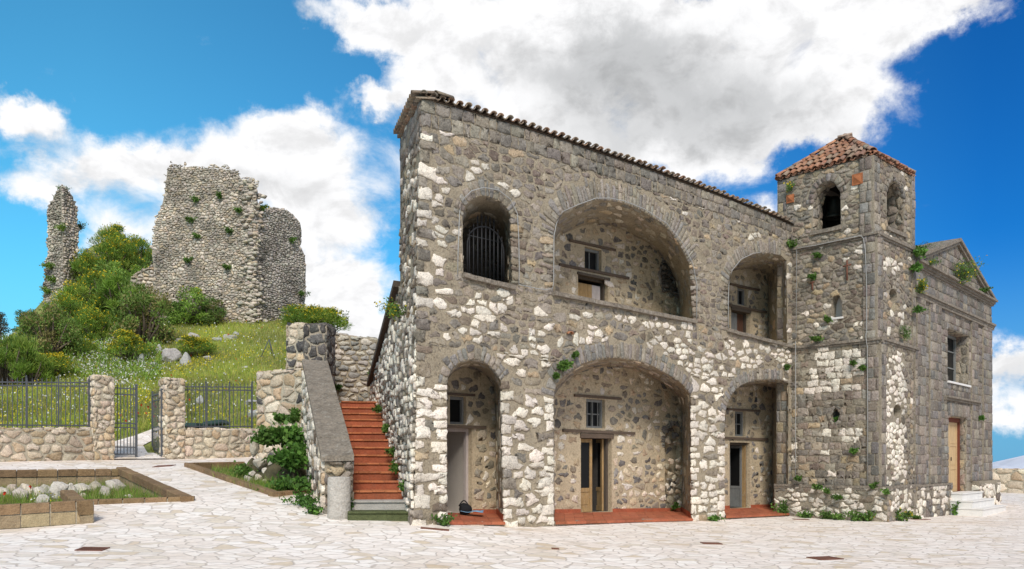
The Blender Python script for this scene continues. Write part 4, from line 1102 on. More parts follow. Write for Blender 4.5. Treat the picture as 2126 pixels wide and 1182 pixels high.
# nave behind the front
D = Vector((-CF.n.x*11, -CF.n.y*11, 0))
ch = [CF.pt(uL,-.3), CF.pt(uR,-.3), CF.pt(uR,zc), CF.pt(apx[0],apx[1]-.12), CF.pt(uL,zc)]
for i, j in ((1,2),(4,0)): mb.quad(ch[i], ch[j], ch[j]+D, ch[i]+D)
mb.add([p+D for p in ch], [[0,1,2,3,4]])
link('church_wall', mb, [M['mortar_church'], M['stone'], M['dark']], church)
mb = MB()       # roof slopes and raking copings
Z = lambda u, z, h=0.0: CF.pt(u, z, h)
for (a, b) in (((uL-.08, zc+.02), (apx[0], apx[1]-.05)), ((apx[0], apx[1]-.05), (uR+.12, zc+.0))):
    for dz0, dz1, h, back in ((0.0, .10, .14, 1.0), (-.10, -.002, .08, .3)):
        o = Z(a[0], a[1]+dz0, h); mb.box(o, Z(b[0], b[1]+dz0, h)-o, CF.pt(0,0,-back)-CF.pt(0,0,0), Vector((0,0,dz1-dz0)))
for (a, b) in (((uL-.1, zc+.03), (apx[0], apx[1]-.03)), ((apx[0], apx[1]-.03), (uR+.12, zc+.03))): o = Z(a[0], a[1], -.9); mb.box(o, Z(b[0], b[1], -.9)-o, D*.95, Vector((0,0,.06)))
link('roof', mb, M['coping'], church)
mb = MB()
def mould(z, u0, u1, lays, m):
    for dz, t, h in lays:
        k = 10
        for i in range(k):
            a, b = u0+(u1-u0)*i/k, u0+(u1-u0)*(i+1)/k-.004
            pbox(m, CF, a, z+dz, b, z+dz+t, -.02, h+R.uniform(-.006,.006))
mouldings = []
mould(zc, uL-.02, uR+.08, ((-.03,.07,.20), (-.10,.068,.12), (-.16,.058,.07)), mb); link('cornice', mb, M['coping'], church); mb = MB()
mould(zent, uL, uR+.06, ((0,.07,.15), (-.06,.058,.10), (-.13,.068,.085)), mb); link('entablature', mb, M['coping'], church); mb = MB()
zm = CF.uz(1995,832)[1]; mould(zm, CF.uz(1958,830)[0], CF.uz(2030,840)[0], ((0,.06,.16), (-.07,.068,.10)), mb); link('door_hood', mb, M['coping'], church); mb = MB()
mould(zpl, uL, dor[0][0]-.03, ((-.06,.065,.14),), mb)
link('plinth_ledge', mb, M['coping'], church)
mb = MB(); pbox(mb, CF, win[0][0]-.05, win[0][1]-.06, win[1][0]+.05, win[0][1]-.002, -.3, .07); link('window_sill', mb, M['white_stone'], church)
f = doorframe(church, CF, win, 'wood_grey', .07, -.42, 'window', True)
g = MB(); pbox(g, CF, win[0][0]+.07, win[0][1]+.07, win[1][0]-.07, win[2][1]-.09, -.45, -.44); link('pane', g, M['glass'], f)
g = MB(); um = win[0][0]+.5; pbox(g, CF, um, win[0][1]+.07, um+.05, win[2][1]-.09, -.44, -.40)
for q in (.33, .66): zq = win[0][1]+(win[2][1]-win[0][1])*q; pbox(g, CF, win[0][0]+.07, zq, win[1][0]-.07, zq+.04, -.438, -.41)
link('glazing_bars', g, M['wood_grey'], f)
M['wood_red'] = mat('red_brown_door_frame', (.16,.05,.03), var=.25, vscale=2, bump=.1, stretch=(8,8,1))
fd = doorframe(church, CF, dor, 'wood_red', .11, -.22, 'door')
leaf(fd, CF, dor[0][0]+.11, dor[0][1]+.01, (dor[0][0]+dor[1][0])/2-.004, dor[2][1]-.15, -.24, 'wood_light', 'panels', .34, .09)
leaf(fd, CF, (dor[0][0]+dor[1][0])/2+.004, dor[0][1]+.01, dor[1][0]-.11, dor[2][1]-.15, -.24, 'wood_light', 'panels', .34, .09)
mb = MB(); um = (dor[0][0]+dor[1][0])/2; mb.tube([CF.pt(um+.05, dor[0][1]+1.0, -.2), CF.pt(um+.05, dor[0][1]+1.12, -.2)], .015); link('handle', mb, M['bronze'], fd)
zt_ = dor[0][1]; zb_ = plaza.z(*CF.pt((dor[0][0]+dor[1][0])/2, 0, 1).xy)
st = (zt_ - zb_ + .02)/3
steps = thing('church_steps', 'three pale marble steps below the church door', 'steps', (*CF.pt(um, 0, .4).xy, zb_))
for i in range(3):
    mb = MB(); h = .42+.30*(2-i); e = .12+.16*(2-i)
    pbox(mb, CF, dor[0][0]-.1-e*.4, zb_-.1, dor[1][0]+.1+e*1.1, zb_+st*(i+1)-.002 - .035, -.1 if i == 2 else .09, h)
    pbox(mb, CF, dor[0][0]-.1-e*.4-.02, zb_+st*(i+1)-.035, dor[1][0]+.1+e*1.1+.02, zb_+st*(i+1)-.002, -.1 if i == 2 else .09, h+.03)
    link('step', mb, M['white_stone'], steps)
mb = MB()      # carved band over the window and thin red brick courses
# ------------------------------------------------------------------ outdoor stairs
ns = 15
sl0, sl1 = W(722, 1083, 16.0), W(708, 835, 23.2); sr0 = FW.A + SD*.03; sr1 = FW.A + SD*1.03
zb0 = plaza.z(-2.4, 15.9); zt1 = 3.14
stairs = thing('staircase', 'outdoor stairs with red terracotta treads climbing along the side of the stone house', 'stairs', (-2.4, 15.9, zb0))
L0, L1 = Vector((sl0.x, sl0.y)), Vector((sl1.x, sl1.y)); R0, R1 = Vector((sr0.x, sr0.y+.2)), Vector((sr1.x, sr1.y+.2))
rise = (zt1 - zb0)/ns
def tc(): return jitc((.41,.145,.062), .2)
for i in range(ns):
    t0, t1 = i/ns, (i+1)/ns; a, b = L0.lerp(L1, t0), R0.lerp(R1, t0); c_, d_ = R0.lerp(R1, t1), L0.lerp(L1, t1); z = zb0 + rise*(i+1)
    mb = MB(); e = (b-a); up = Vector((0,0,1)); fwd = ((d_-a)+(c_-b))/2
    m = M['terracotta'] if i > 1 else M['grey_step']
    n = 5 if i > 1 else 2; x = 0
    o = Vector((a.x, a.y, z-rise-.02)); mb.box(o, e.to_3d(), fwd.to_3d()*.2, Vector((0,0,rise-.016)), jitc((.30,.088,.042), .16))
    cuts = [0]+sorted((k + R.uniform(-.12,.12))/n for k in range(1, n))+[1]
    for q0, q1 in zip(cuts, cuts[1:]):
        A_ = a.lerp(b, q0+.003); B_ = a.lerp(b, q1-.003); col = tc()
        j = R.uniform(-.003,.003); nose = -fwd.normalized()*(.035)
        o = Vector((A_.x+nose.x, A_.y+nose.y, z-.035+j)); mb.box(o, (B_-A_).to_3d(), (fwd*1.1-nose).to_3d(), Vector((0,0,.035)), col)
    o = Vector((a.x, a.y, zb0-.3)) + fwd.to_3d()*.15; mb.box(o, e.to_3d(), fwd.to_3d()*.84, Vector((0,0,z-.04-zb0+.3)), (.2,.1,.07))
    link('step', mb, M['moss'] if i == 0 else m, stairs)
e = (R1-L1); fwd = (L1-L0).normalized()
mb = MB(); mb.box((L1.x-.3, L1.y, zt1-.2), (e*1.4).to_3d(), (fwd*1.6).to_3d(), (0,0,.19), tc()); link('landing', mb, M['terracotta'], stairs)
# parapet: rough stone wall with a broad sloping slab
pw = thing('stair_parapet', 'rough stone stair parapet with a broad grey sloping slab on top', 'parapet', (-3.35, 16.6, .6))
na, nb = W(667, 946, 16.6), W(735, 944, 16.6); fa, fb_ = W(627, 746, 22.6), W(680, 750, 22.6)
mb = MB(); nseg = 7
for i in range(nseg):
    t0, t1 = i/nseg, (i+1)/nseg - .002
    q = [na.lerp(fa, t0), nb.lerp(fb_, t0), nb.lerp(fb_, t1), na.lerp(fa, t1)]; j = R.uniform(-.008,.008)
    q = [p + Vector((0,0,j)) for p in q]; lo = [p - Vector((0,0,.11)) for p in q]
    mb.add(q+lo, [[0,1,2,3],[7,6,5,4],[0,4,5,1],[1,5,6,2],[2,6,7,3],[3,7,4,0]])
link('coping_slab', mb, M['coping'], pw)
mb = MB()
ql = [na + Vector((.05,.08,-.112)), fa + Vector((.05,0,-.112))]; qr = [nb + Vector((-.05,.08,-.112)), fb_ + Vector((-.05,0,-.112))]
PL = Plane(ql[1].xy, ql[0].xy); PF = Plane(ql[0].xy, qr[0].xy); PR = Plane(qr[0].xy, qr[1].xy)
# the left face batters out towards its foot
zf, zn = ql[1].z, ql[0].z
pol = [(0,0.2),(PL.L,0.2),(PL.L,zn),(0,zf)]
panel(mb, PL, pol)
rubble(mb, (0,.3,PL.L,zf), .38, .22, PL.pt, lambda u, z: ((cpale() if R.random() < .4 else cw()) if R.random() < .9 else cg(), 1.2), pol, (), gap=.03, hgt=.05)
pf = [(0,.2),(PF.L,.2),(PF.L,zn),(0,zn)]; panel(mb, PF, pf)
rubble(mb, (0,.3,PF.L,zn), .3, .2, PF.pt, lambda u, z: (cg(), 1.2), pf, (), gap=.03, hgt=.05)
pr_ = [(0,.2),(PR.L,.2),(PR.L,zf),(0,zn)]; panel(mb, PR, pr_); rubble(mb, (0,.3,PR.L,zf), .4, .25, PR.pt, lambda u, z: (cg(), 1), pr_, (), hgt=.03)
link('parapet_wall', mb, [M['mortar'], M['stone']], pw)
# half-round stone post at its foot
gp = plaza.hit(699, 1080); mb = MB(); rr = .22; zt_ = EYE - (991-HY)*gp.y/F; n = 18
prof = [(1.0, 0), (1.0,.3), (.985,.6), (.99,.85), (.96,.97), (.90,1.0)]
for k, (s_, h) in enumerate(prof):
    for i in range(n):
        a = 2*math.pi*i/n; x, y = math.cos(a), math.sin(a); y = y*.85 if y < 0 else min(y, .55)
        w = rr*s_*(1 + .03*mnoise.noise((x*2, y*2, h*5)))
        mb.v.append((gp.x + w*x, gp.y+.22 + w*y, gp.z-.1 + (zt_-gp.z+.1)*h + .02*mnoise.noise((x*3,y*3,7))*(k > 3)))
for k in range(len(prof)-1):
    for i in range(n): mb.f.append([k*n+i, k*n+(i+1)%n, (k+1)*n+(i+1)%n, (k+1)*n+i])
mb.f.append([(len(prof)-1)*n+i for i in range(n)])
mb.c = [(.46,.42,.37)]*len(mb.f); mb.m = [0]*len(mb.f); mb.sm = [True]*len(mb.f)
tag(link('stone_post', mb, M['white_rock']), 'short rounded limestone post standing at the foot of the stair parapet', 'post')

# ------------------------------------------------------------------ free walls
def topstones(mb, pl, u0, u1, z, thick, colf, cwid=.3, hgt=.05):
    rubble(mb, (u0, -thick, u1, 0), cwid, thick*.45, lambda u, b, h: pl.pt(u, (z(u) if callable(z) else z)+h, b), lambda u, b: (colf(), 1), None, (), gap=.03, drop=.1, hgt=hgt)
def wall(name, label, A, B, zlo, ztop, thick, colf, cwch=(.3,.22), gap=.035, hgt=.035, mort='mortar_pale', cat='wall', jit=.95, group=None, dark=None):
    pl = Plane(A, B); root = thing(name, label, cat, (pl.A.x, pl.A.y, zlo(0) if callable(zlo) else zlo), group); mb = MB()
    N = 8; lo = (lambda u: zlo(u/pl.L)) if callable(zlo) else (lambda u: zlo); hi = (lambda u: ztop(u/pl.L)) if callable(ztop) else (lambda u: ztop)
    tp = [(pl.L*i/N, hi(pl.L*i/N)) for i in range(N+1)]; out = [(0, lo(0)), (pl.L, lo(pl.L))] + tp[::-1]
    panel(mb, pl, out)
    rubble(mb, bbox(out), cwch[0], cwch[1], pl.pt, lambda u, z: (colf(), 1), out, (), gap=gap, jit=jit, drop=.16, hgt=hgt, rnd=.24)
    for s_, (uu, sg) in enumerate(((0, -1), (pl.L, 1))):
        a = pl.pt(uu, 0).xy; b = a - pl.n*thick
        ep = Plane(b, a) if sg < 0 else Plane(a, b)
        o = [(0, lo(uu)), (ep.L, lo(uu)), (ep.L, hi(uu)), (0, hi(uu))]; panel(mb, ep, o)
        rubble(mb, bbox(o), cwch[0], cwch[1], ep.pt, lambda u, z: (colf(), 1), o, (), gap=gap, jit=jit, drop=.16, hgt=hgt, rnd=.24)
    bk = Plane(pl.pt(pl.L, 0, -thick).xy, pl.pt(0, 0, -thick).xy); panel(mb, bk, [(bk.L-p[0], p[1]) for p in out])
    for p, q in zip(tp, tp[1:]): mb.quad(pl.pt(*p), pl.pt(*q), pl.pt(*q, -thick), pl.pt(*p, -thick))
    topstones(mb, pl, 0, pl.L, hi, thick, colf)
    link('masonry', mb, [M[mort], M['stone']], root)
    return root, pl
def gwp(px, h=0): u = GW.uz(px, 900)[0]; return GW.pt(u, 0, h).xy
def gz(px, py): return GW.uz(px, py)[1]
def lin(a, b): return lambda t: a + (b-a)*t
wall('garden_wall', 'low pale rubble wall under the longer run of iron railings', gwp(-230), gwp(195), lin(gz(-230,975), gz(195,968)), lin(gz(-230,891), gz(195,892)), .4, cpale)
wall('gate_pillar', 'pale rubble gate pillar carrying the closed gate leaf', gwp(195,.05), gwp(235,.05), gz(215,970), gz(215,783), .48, cpale, cat='pillar', cwch=(.24,.19), group='gate pillars')
wall('gate_pillar', 'pale rubble gate pillar carrying the open gate leaf', gwp(345,.05), gwp(382,.05), gz(363,968), gz(363,788), .5, cpale, cat='pillar', cwch=(.24,.19), group='gate pillars')
wall('garden_wall', 'low pale rubble wall under the shorter run of railings beside the stairs', gwp(382), gwp(540), lin(gz(382,965), gz(540,960)), lin(gz(382,892), gz(540,893)), .4, cpale)
def fence(name, label, x0, x1, ytop0, ytop1, yb0, yb1, posts, nb, h=-.2):
    root = thing(name, label, 'railing', GW.pt(GW.uz(x0, 900)[0], gz(x0, yb0), h), 'iron railings'); u0, u1 = GW.uz(x0,900)[0], GW.uz(x1,900)[0]
    zt = lin(gz(x0,ytop0), gz(x1,ytop1)); zb = lin(gz(x0,yb0), gz(x1,yb1)); mb = MB()
    for i in range(nb):
        t = (i+.5)/nb; u = u0+(u1-u0)*t
        pbox(mb, GW, u-.009, zb(t)-.06, u+.009, zt(t), h-.009, h+.009)
        p = GW.pt(u, zt(t), h); mb.tube([p, p+Vector((0,0,.05))], .014, 4, r2=.002)
    for f0 in (.93, .86, .06):
        a = GW.pt(u0, zb(0)+(zt(0)-zb(0))*f0, h-.016); b = GW.pt(u1, zb(1)+(zt(1)-zb(1))*f0, h-.016)
        mb.box(a, b-a, Vector((0,0,.035)), GW.n.to_3d()*.032)
    link('bar_panel', mb, M['grey_iron'], root)
    for x in posts:
        u = GW.uz(x,900)[0]; t = (u-u0)/(u1-u0); mb = MB(); pbox(mb, GW, u-.017, zb(t)-.1, u+.017, zt(t)+.06, h-.017, h+.017)
        p = GW.pt(u, zt(t)+.06, h); mb.tube([p, p+Vector((0,0,.06))], .03, 6, r2=.005)
        link('post', mb, M['grey_iron'], root)
fence('iron_railing', 'longer grey iron railing on the low garden wall', -228, 194, 785, 788, 888, 891, (-222, -150, -80, -8, 60, 127, 192), 39)
fence('iron_railing', 'shorter grey iron railing between the gate and the stairs', 384, 532, 797, 798, 892, 892, (386, 434, 483, 530), 19)
def gate(label, pl, w, z0, z1, nb):
    root = thing('gate_leaf', label, 'gate', pl.pt(0, z0, 0), 'iron gate leaves'); mb = MB()
    for u in (0, w): pbox(mb, pl, u-.028, z0-.03, u+.028, z1+.06, -.028, .028)
    for z in (z0+.05, z0+.26, z0+(z1-z0)*.40, z0+(z1-z0)*.46, z1-.1, z1-.28): pbox(mb, pl, .028, z, w-.028, z+.035, -.015, .015)
    link('frame', mb, M['grey_iron'], root); mb = MB()
    for i in range(nb):
        u = .028+(w-.056)*(i+.5)/nb; pbox(mb, pl, u-.01, z0+.06, u+.01, z1-.02, -.01, .01); p = pl.pt(u, z1-.02); mb.tube([p, p+Vector((0,0,.1))], .013, 4, r2=.002)
    link('bars', mb, M['grey_iron'], root)
uA, uB = GW.uz(237,900)[0], GW.uz(289,900)[0]
gpl = Plane(GW.pt(uA, 0, -.2).xy, GW.pt(uB, 0, -.2).xy)
gate('closed iron gate leaf hanging on a pale rubble pillar', gpl, uB-uA, gz(262,948), gz(262,800), 7)
hp = GW.pt(GW.uz(341,900)[0], 0, -.1).xy; op = Plane(hp, (hp + Vector((-.80, 1.18))))
gate('iron gate leaf standing open beside the other pillar', Plane(op.B, op.A), op.L*.9, 1.66, 3.72, 7)

# retaining wall, gate-side pillar and the rear wall above the stairs
def dk(f): return lambda: jitc((.085,.08,.078), .2) if R.random() < .17 else f()
wall('retaining_wall', 'rubble retaining wall with a few dark blocks behind the climbing plants', W(533,0,24.5).xy, W(640,0,23.6).xy, .6, EYE+(HY-770)*24/F, .7, dk(cpale), cwch=(.36,.25))
wall('rubble_pillar', 'tall pale rubble pillar behind the top of the stair parapet', W(595,0,24.2).xy, W(636,0,24.0).xy, 1.5, EYE+(HY-674)*24.1/F, .6, dk(cpale), cwch=(.27,.22), cat='pillar')
wall('stone_pillar', 'dark weathered stone pillar at the head of the sloping slab', W(631,0,23.3).xy, W(678,0,23.2).xy, 2.0, EYE+(HY-674)*23.2/F, .62, lambda: jitc((.12,.11,.10), .3), cwch=(.34,.27), cat='pillar', mort='mortar_ruin')
wall('rear_wall', 'grey rubble wall closing the top of the red stairs', W(672,0,25.2).xy, W(815,0,25.6).xy, 1.5, lin(EYE+(HY-688)*25.2/F, EYE+(HY-712)*25.6/F), .5, lambda: jitc(R.choice([(.50,.45,.37),(.42,.385,.33),(.55,.49,.40),(.33,.31,.275)]), .2), cwch=(.27,.15), mort='mortar')
wall('terrace_wall', 'low pale rubble parapet at the far edge of the square behind the church', W(1880,0,42.5).xy, W(2330,0,37).xy, -.2, lin(EYE-(974.5-HY)*42.5/F, EYE-(977-HY)*37/F), .45, cpale, cwch=(.42,.3))

# ------------------------------------------------------------------ planters of tuff blocks
def kerb(mb, p, q, w, hgt, courses=1, inner=0.0, bl=(.34,.44), lvl=None, gap=.022):
    """blocks laid along the ground from p to q; w inwards (left of travel), top level follows the ground"""
    p = p - Vector((0,0,inner)); q = q - Vector((0,0,inner)); hgt = hgt + inner
    d = (q-p); L_ = d.xy.length; e = d.xy.normalized(); nrm = Vector((-e.y, e.x)); u = 0
    while u < L_ - .02:
        k = min(L_, u + R.uniform(*bl)); k = L_ if L_ - k < .15 else k
        a = p.lerp(q, u/L_); b = p.lerp(q, k/L_); top_ = hgt
        za = a.z; zb = b.z
        g = gap
        for c in range(courses):
            cp = top_/courses if courses < 2 else min(.17, top_*.5); lv = [top_, top_-cp] + [(top_-cp)*(1-(k_+1)/(courses-1)) for k_ in range(courses-1)] if courses > 1 else [top_, 0]
            z0, z1 = lv[c+1], lv[c]
            if c == courses-1: z0 -= .5
            A_ = a.xy + e*g*.5; B_ = b.xy - e*g*.5; ww = w if c == 0 else w - .03
            col = jitc((.25,.163,.088) if c == 0 else (.36,.275,.165), .2)
            vs = []
            for (xy, z) in ((A_, za), (B_, zb)):
                for o_, zz in ((0.0 if c == 0 else .012, z0), (0.0 if c == 0 else .012, z1-.018), (.014, z1 - (.0 if c == 0 else g)), (ww-.014, z1 - (.0 if c == 0 else g)), (ww, z1-.018), (ww, z0)):
                    r_ = xy + nrm*o_ + Vector((R.gauss(0,.003), R.gauss(0,.003))); vs.append((r_.x, r_.y, z + zz + R.gauss(0,.003)))
            n = 6; fs = [[i, (i+1) % n, n+(i+1) % n, n+i] for i in range(n)] + [list(range(n))[::-1], [n+i for i in range(n)]]
            mb.add(vs, fs, col)
        u = k
def planter(label, outl, w, heights, closed=True, soil_drop=.35, courses=None, drops=None):
    pts = outl
    root = thing('planter', label, 'planter', pts[0], 'planters edged with brown tuff blocks'); mb = MB(); n = len(pts)
    for i in range(n if closed else n-1):
        kerb(mb, pts[i], pts[(i+1) % n], w, heights[i], (courses or [1]*n)[i], (drops or [0]*n)[i])
    link('kerb', mb, M['tuff'], root)
    mb = MB()      # mortar bed
    for i in range(n if closed else n-1):
        p, q = pts[i], pts[(i+1) % n]; e = (q-p).xy.normalized(); nr = Vector((-e.y, e.x)); h = heights[i]
        a = p.xy + nr*.03 + e*.03; b = q.xy + nr*.03 - e*.0; c = q.xy + nr*(w-.055); d = p.xy + nr*(w-.055) + e*.03
        for (s_, t_) in ((a, b), (d, c)): mb.quad((s_.x,s_.y,p.z-.8), (t_.x,t_.y,q.z-.8), (t_.x,t_.y,q.z+h-.03), (s_.x,s_.y,p.z+h-.03))
        mb.quad((a.x,a.y,p.z+h-.03),(b.x,b.y,q.z+h-.03),(c.x,c.y,q.z+h-.03),(d.x,d.y,p.z+h-.03))
    link('mortar_bed', mb, M['mortar_pale'], root)
    return root
def G(px, py): return plaza.hit(px, py)
k1 = [G(-70,1103), G(194,1085)]
pA, pB = G(-75,1104), G(195,1086)
# order runs so that the inside lies to the left of travel
pC = G(172,1052); pD = G(403,1041); pE = G(262,978); pF_ = G(-90,982)
pC = pB + (G(150,1046)-pB)*.9
pl1 = planter('large planter of brown tuff blocks holding a line of pale boulders', [pA, pB, pC, pD, pE, pF_], .24, [.40, .30, .10, .10, .06, .3], courses=[2,2,1,2,2,2], drops=[0,0,0,.36,.46,0])
q0, q1, q2, q3 = G(382,969), G(568,1032), G(652,1024), G(500,966)
pl2 = planter('narrow planter of brown tuff blocks at the foot of the overgrown bank', [q0, q1, q2, G(660,985), q3], .17, [.10,.10,.12,.05,.10])
# soil
def soil(name, pts, zs, label=None):
    mb = MB(); cx_ = sum(p.x for p in pts)/len(pts); cy_ = sum(p.y for p in pts)/len(pts)
    tri = tessellate_polygon([[Vector((p.x, p.y, 0)) for p in pts]])
    mb.add([(p.x, p.y, z) for p, z in zip(pts, zs)], [list(t) for t in tri])
    return mb
def inset(p, q_, r, w): return p
sp1 = [pA, pB, pC, pD, pE, pF_]
def soilz(x, y): return plaza.z(x, y) - .12
# the plaza sheet dips under the planter: a hollow is cut in it
PLANT1 = [(p.x, p.y) for p in sp1]; PLANT2 = [(p.x, p.y) for p in (q0, q1, q2, G(660,985), q3)]
link('soil', soil('soil', sp1, [p.z - d for p, d in zip(sp1, (.0,.0,.06,.12,.42,.5))]), M['soil'], pl1)
link('soil', soil('soil', [q0,q1,q2,G(660,985),q3], [p.z - .05 for p in (q0,q1,q2,G(660,985),q3)]), M['soil'], pl2)
pz = bpy.data.objects['plaza']; bm = bmesh.new(); bm.from_mesh(pz.data)
# cut the plaza exactly along the planter outlines
for poly in (PLANT1, PLANT2):
    for i in range(len(poly)):
        a, b = poly[i], poly[(i+1) % len(poly)]; d = Vector((b[0]-a[0], b[1]-a[1])).normalized()
        near = [f for f in bm.faces if min(max((Vector(v.co.xy)-Vector(a)).dot(d), 0) for v in f.verts) <= Vector((b[0]-a[0], b[1]-a[1])).length + .7 and abs((f.calc_center_median().xy-Vector(a)).dot(Vector((-d.y, d.x)))) < .8 and (f.calc_center_median().xy-Vector(a)).dot(d) > -.8]
        g = list({e_ for f in near for e_ in f.edges} | {v for f in near for v in f.verts}) + near
        bmesh.ops.bisect_plane(bm, geom=g, plane_co=(a[0], a[1], 0), plane_no=(-d.y, d.x, 0))
rm = [f for f in bm.faces if inside(tuple(f.calc_center_median().xy), PLANT1) or inside(tuple(f.calc_center_median().xy), PLANT2)]
bmesh.ops.delete(bm, geom=rm, context='FACES'); bm.to_mesh(pz.data); bm.free()
def soil1(x, y):    # height of the big planter's bed
    tri = tessellate_polygon([[Vector((p.x, p.y, 0)) for p in sp1]]); zs = [p.z - d for p, d in zip(sp1, (.0,.0,.06,.12,.42,.5))]
    for t in tri:
        a, b, c = [sp1[i] for i in t]; den = (b.y-c.y)*(a.x-c.x)+(c.x-b.x)*(a.y-c.y)
        if abs(den) < 1e-9: continue
        l1 = ((b.y-c.y)*(x-c.x)+(c.x-b.x)*(y-c.y))/den; l2 = ((c.y-a.y)*(x-c.x)+(a.x-c.x)*(y-c.y))/den; l3 = 1-l1-l2
        if min(l1, l2, l3) >= -1e-4: return l1*zs[t[0]]+l2*zs[t[1]]+l3*zs[t[2]]
    return plaza.z(x, y)-.2
def soil2(x, y): return plaza.z(x, y) - .05

# ------------------------------------------------------------------ rocks
def rockmesh(mb, c, rx, ry, rz, col, seed, cuts=16, sub=4):
    rr = random.Random(seed); bm = bmesh.new(); bmesh.ops.create_icosphere(bm, subdivisions=sub, radius=1)
    pls = []
    for _ in range(cuts):
        n = Vector((rr.gauss(0,1), rr.gauss(0,1), rr.gauss(0,.8))).normalized(); pls.append((n, rr.uniform(.52, .80)))
    rot = Matrix.Rotation(rr.uniform(0, 6.28), 3, 'Z')
    for v in bm.verts:
        p = v.co.copy()
        for n, d in pls:
            k = p.dot(n)
            if k > d: p -= n*(k-d)*.97
        p *= 1 + .10*mnoise.noise(p*2.2 + Vector((seed, 0, 0))) + .05*mnoise.noise(p*6 + Vector((seed, 3, 0)))
        p = rot @ p; v.co = Vector((c[0]+p.x*rx, c[1]+p.y*ry, c[2]+p.z*rz))
    bm.verts.ensure_lookup_table()
    mb.add([v.co[:] for v in bm.verts], [[v.index for v in f.verts] for f in bm.faces], col, 0, True); bm.free()
def crock(): return jitc(R.choice([(.60,.54,.46), (.53,.48,.41), (.64,.58,.50), (.56,.48,.38)]), .12)
def rock(label, c, rx, ry, rz, seed, group, col=None):
    mb = MB(); rockmesh(mb, c, rx, ry, rz, col or crock(), seed)
    o = link('rock', mb, M['white_rock']); tag(o, label, 'rock', group); return o
def bed1(px, py): # a point on the planter bed under a pixel
    k = (px-CX)/F; best = None
    for d in np.arange(13, 25, .05):
        z = EYE-(py-HY)*d/F
        if z <= soil1(k*d, d): return Vector((k*d, d, z))
    return Vector((k*20, 20, soil1(k*20, 20)))
PR_ = [  # centre column, foot row, width, height in the photograph, label
 (168,1030,24,26,'tall squarish pale boulder, biggest of the row in the large planter'), (196,1026,19,22,'blocky pale boulder just beyond the biggest boulder of the planter row'),
 (217,1034,20,20,'pale boulder with a flat top where the row nears the sharp planter corner'), (238,1024,34,22,'broad whitish boulder half hidden in grass at the sharp corner of the planter'),
 (146,1034,26,24,'sloping grey boulder next to the biggest boulder, on the open side of the row'), (120,1042,32,34,'upright rounded grey slab rock in front of the planter row'),
 (97,1030,22,20,'angular pinkish rock leaning on the rounded grey slab rock'), (82,1036,20,20,'small pale rock tucked between an angular rock and a poppy'),
 (60,1034,26,26,'pale rounded boulder beside the single poppy in the planter'), (39,1040,24,24,'low wide pale rock in front of the rounded boulder with the poppy'),
 (25,1028,20,18,'small flat rock at the back of the planter row near the picture edge'), (6,1034,26,22,'pale rock cut by the edge of the picture in the planter'),
 (90,1050,22,18,'low grey rock in front of the others, close to the two course kerb'), (172,1036,14,12,'little white stone lying in front of the biggest boulder'),
 (268,1034,14,7,'small white stone lying flat near the front kerb of the planter')]
for i, (x, y, w, h, lab) in enumerate(PR_):
    g = bed1(x, y); s = g.y/F; rz = h*s*.80; rx = w*s*.82
    rock(lab, (g.x, g.y, g.z + rz*.62), rx, rx*R.uniform(.8,1.1), rz, 40+i, 'boulders in the large planter')
def hillat(px, py): return hill.hit(px, py, 24)
HR = [(294,758,16,32,'narrow upright grey rock at the edge of the flowering broom on the hill'), (283,740,20,22,'small grey rock above the narrow upright rock on the hill'), (352,752,40,34,'largest grey limestone outcrop on the grassy hill'), (385,758,24,30,'blocky grey rock beside the yellow broom in the middle of the hill'),
 (318,762,18,14,'low grey rock between the upright rock and the largest outcrop'), (330,735,18,22,'small pointed grey rock behind the largest outcrop'), (400,704,30,18,'pale rock breaking the turf above the yellow broom'), (375,712,20,12,'flat pale rock near the shrub under the ruined tower'),
 (452,710,20,14,'pale rock in the turf below the middle of the ruined tower'), (478,705,28,14,'long pale rock in the turf below the corner of the ruined tower'), (490,696,14,10,'small round rock above the long pale rock'), (432,748,22,10,'flat grey rock at the end of the outcrop'),
 (415,838,18,18,'square pale stone standing in the grass behind the shorter railing'), (520,840,30,14,'flat pale stone in the grass near the retaining wall'), (525,866,24,20,'pale stone at the foot of the retaining wall behind the railing'), (213,762,14,8,'small flat stone among the white daisies'), (510,765,12,6,'tiny pale stone in the meadow near the retaining wall')]
for i, (x, y, w, h, lab) in enumerate(HR):
    g = hillat(x, y); s = g.y/F; rock(lab, (g.x, g.y, g.z + h*s*.30), w*s*.62, w*s*.5, h*s*.62, 80+i, 'limestone rocks on the hill', jitc((.42,.405,.38), .12))
for i, (x, y, w, h, lab) in enumerate([(540,975,26,30,'pale rock at the top of the little rock heap by the retaining wall'), (528,942,22,40,'upright rough rock on the overgrown bank under the retaining wall'), (552,985,16,14,'small white rock in the middle of the rock heap'), (536,1000,20,16,'squarish pale rock low on the rock heap'),
    (516,1002,22,16,'pale rock among leaves at the open side of the rock heap'), (530,1016,18,12,'small tan rock at the foot of the rock heap'), (562,968,14,12,'little white rock beside the big leaved plant'), (548,1004,12,10,'tiny white rock near the foot of the heap'), (523,988,14,12,'small angular rock wedged in the side of the heap')]):
    d = 20.6 + (1000-y)*.012; c = W(x, y-h*.4, d); s = d/F
    rock(lab, c[:], w*s*.6, w*s*.55, h*s*.6, 120+i, 'rocks heaped on the overgrown bank')
# the earth bank under them
mb = MB()
c = W(600, 1000, 21.9); rockmesh(mb, (c.x, c.y, c.z-.1), .95, 1.4, 1.15, (.13,.11,.07), 333, 4, 4)
c = W(542, 1010, 21.5); rockmesh(mb, (c.x, c.y, c.z-.2), .5, .9, .95, (.13,.11,.07), 334, 4, 4)
struct('earth_bank', mb, M['soil'])

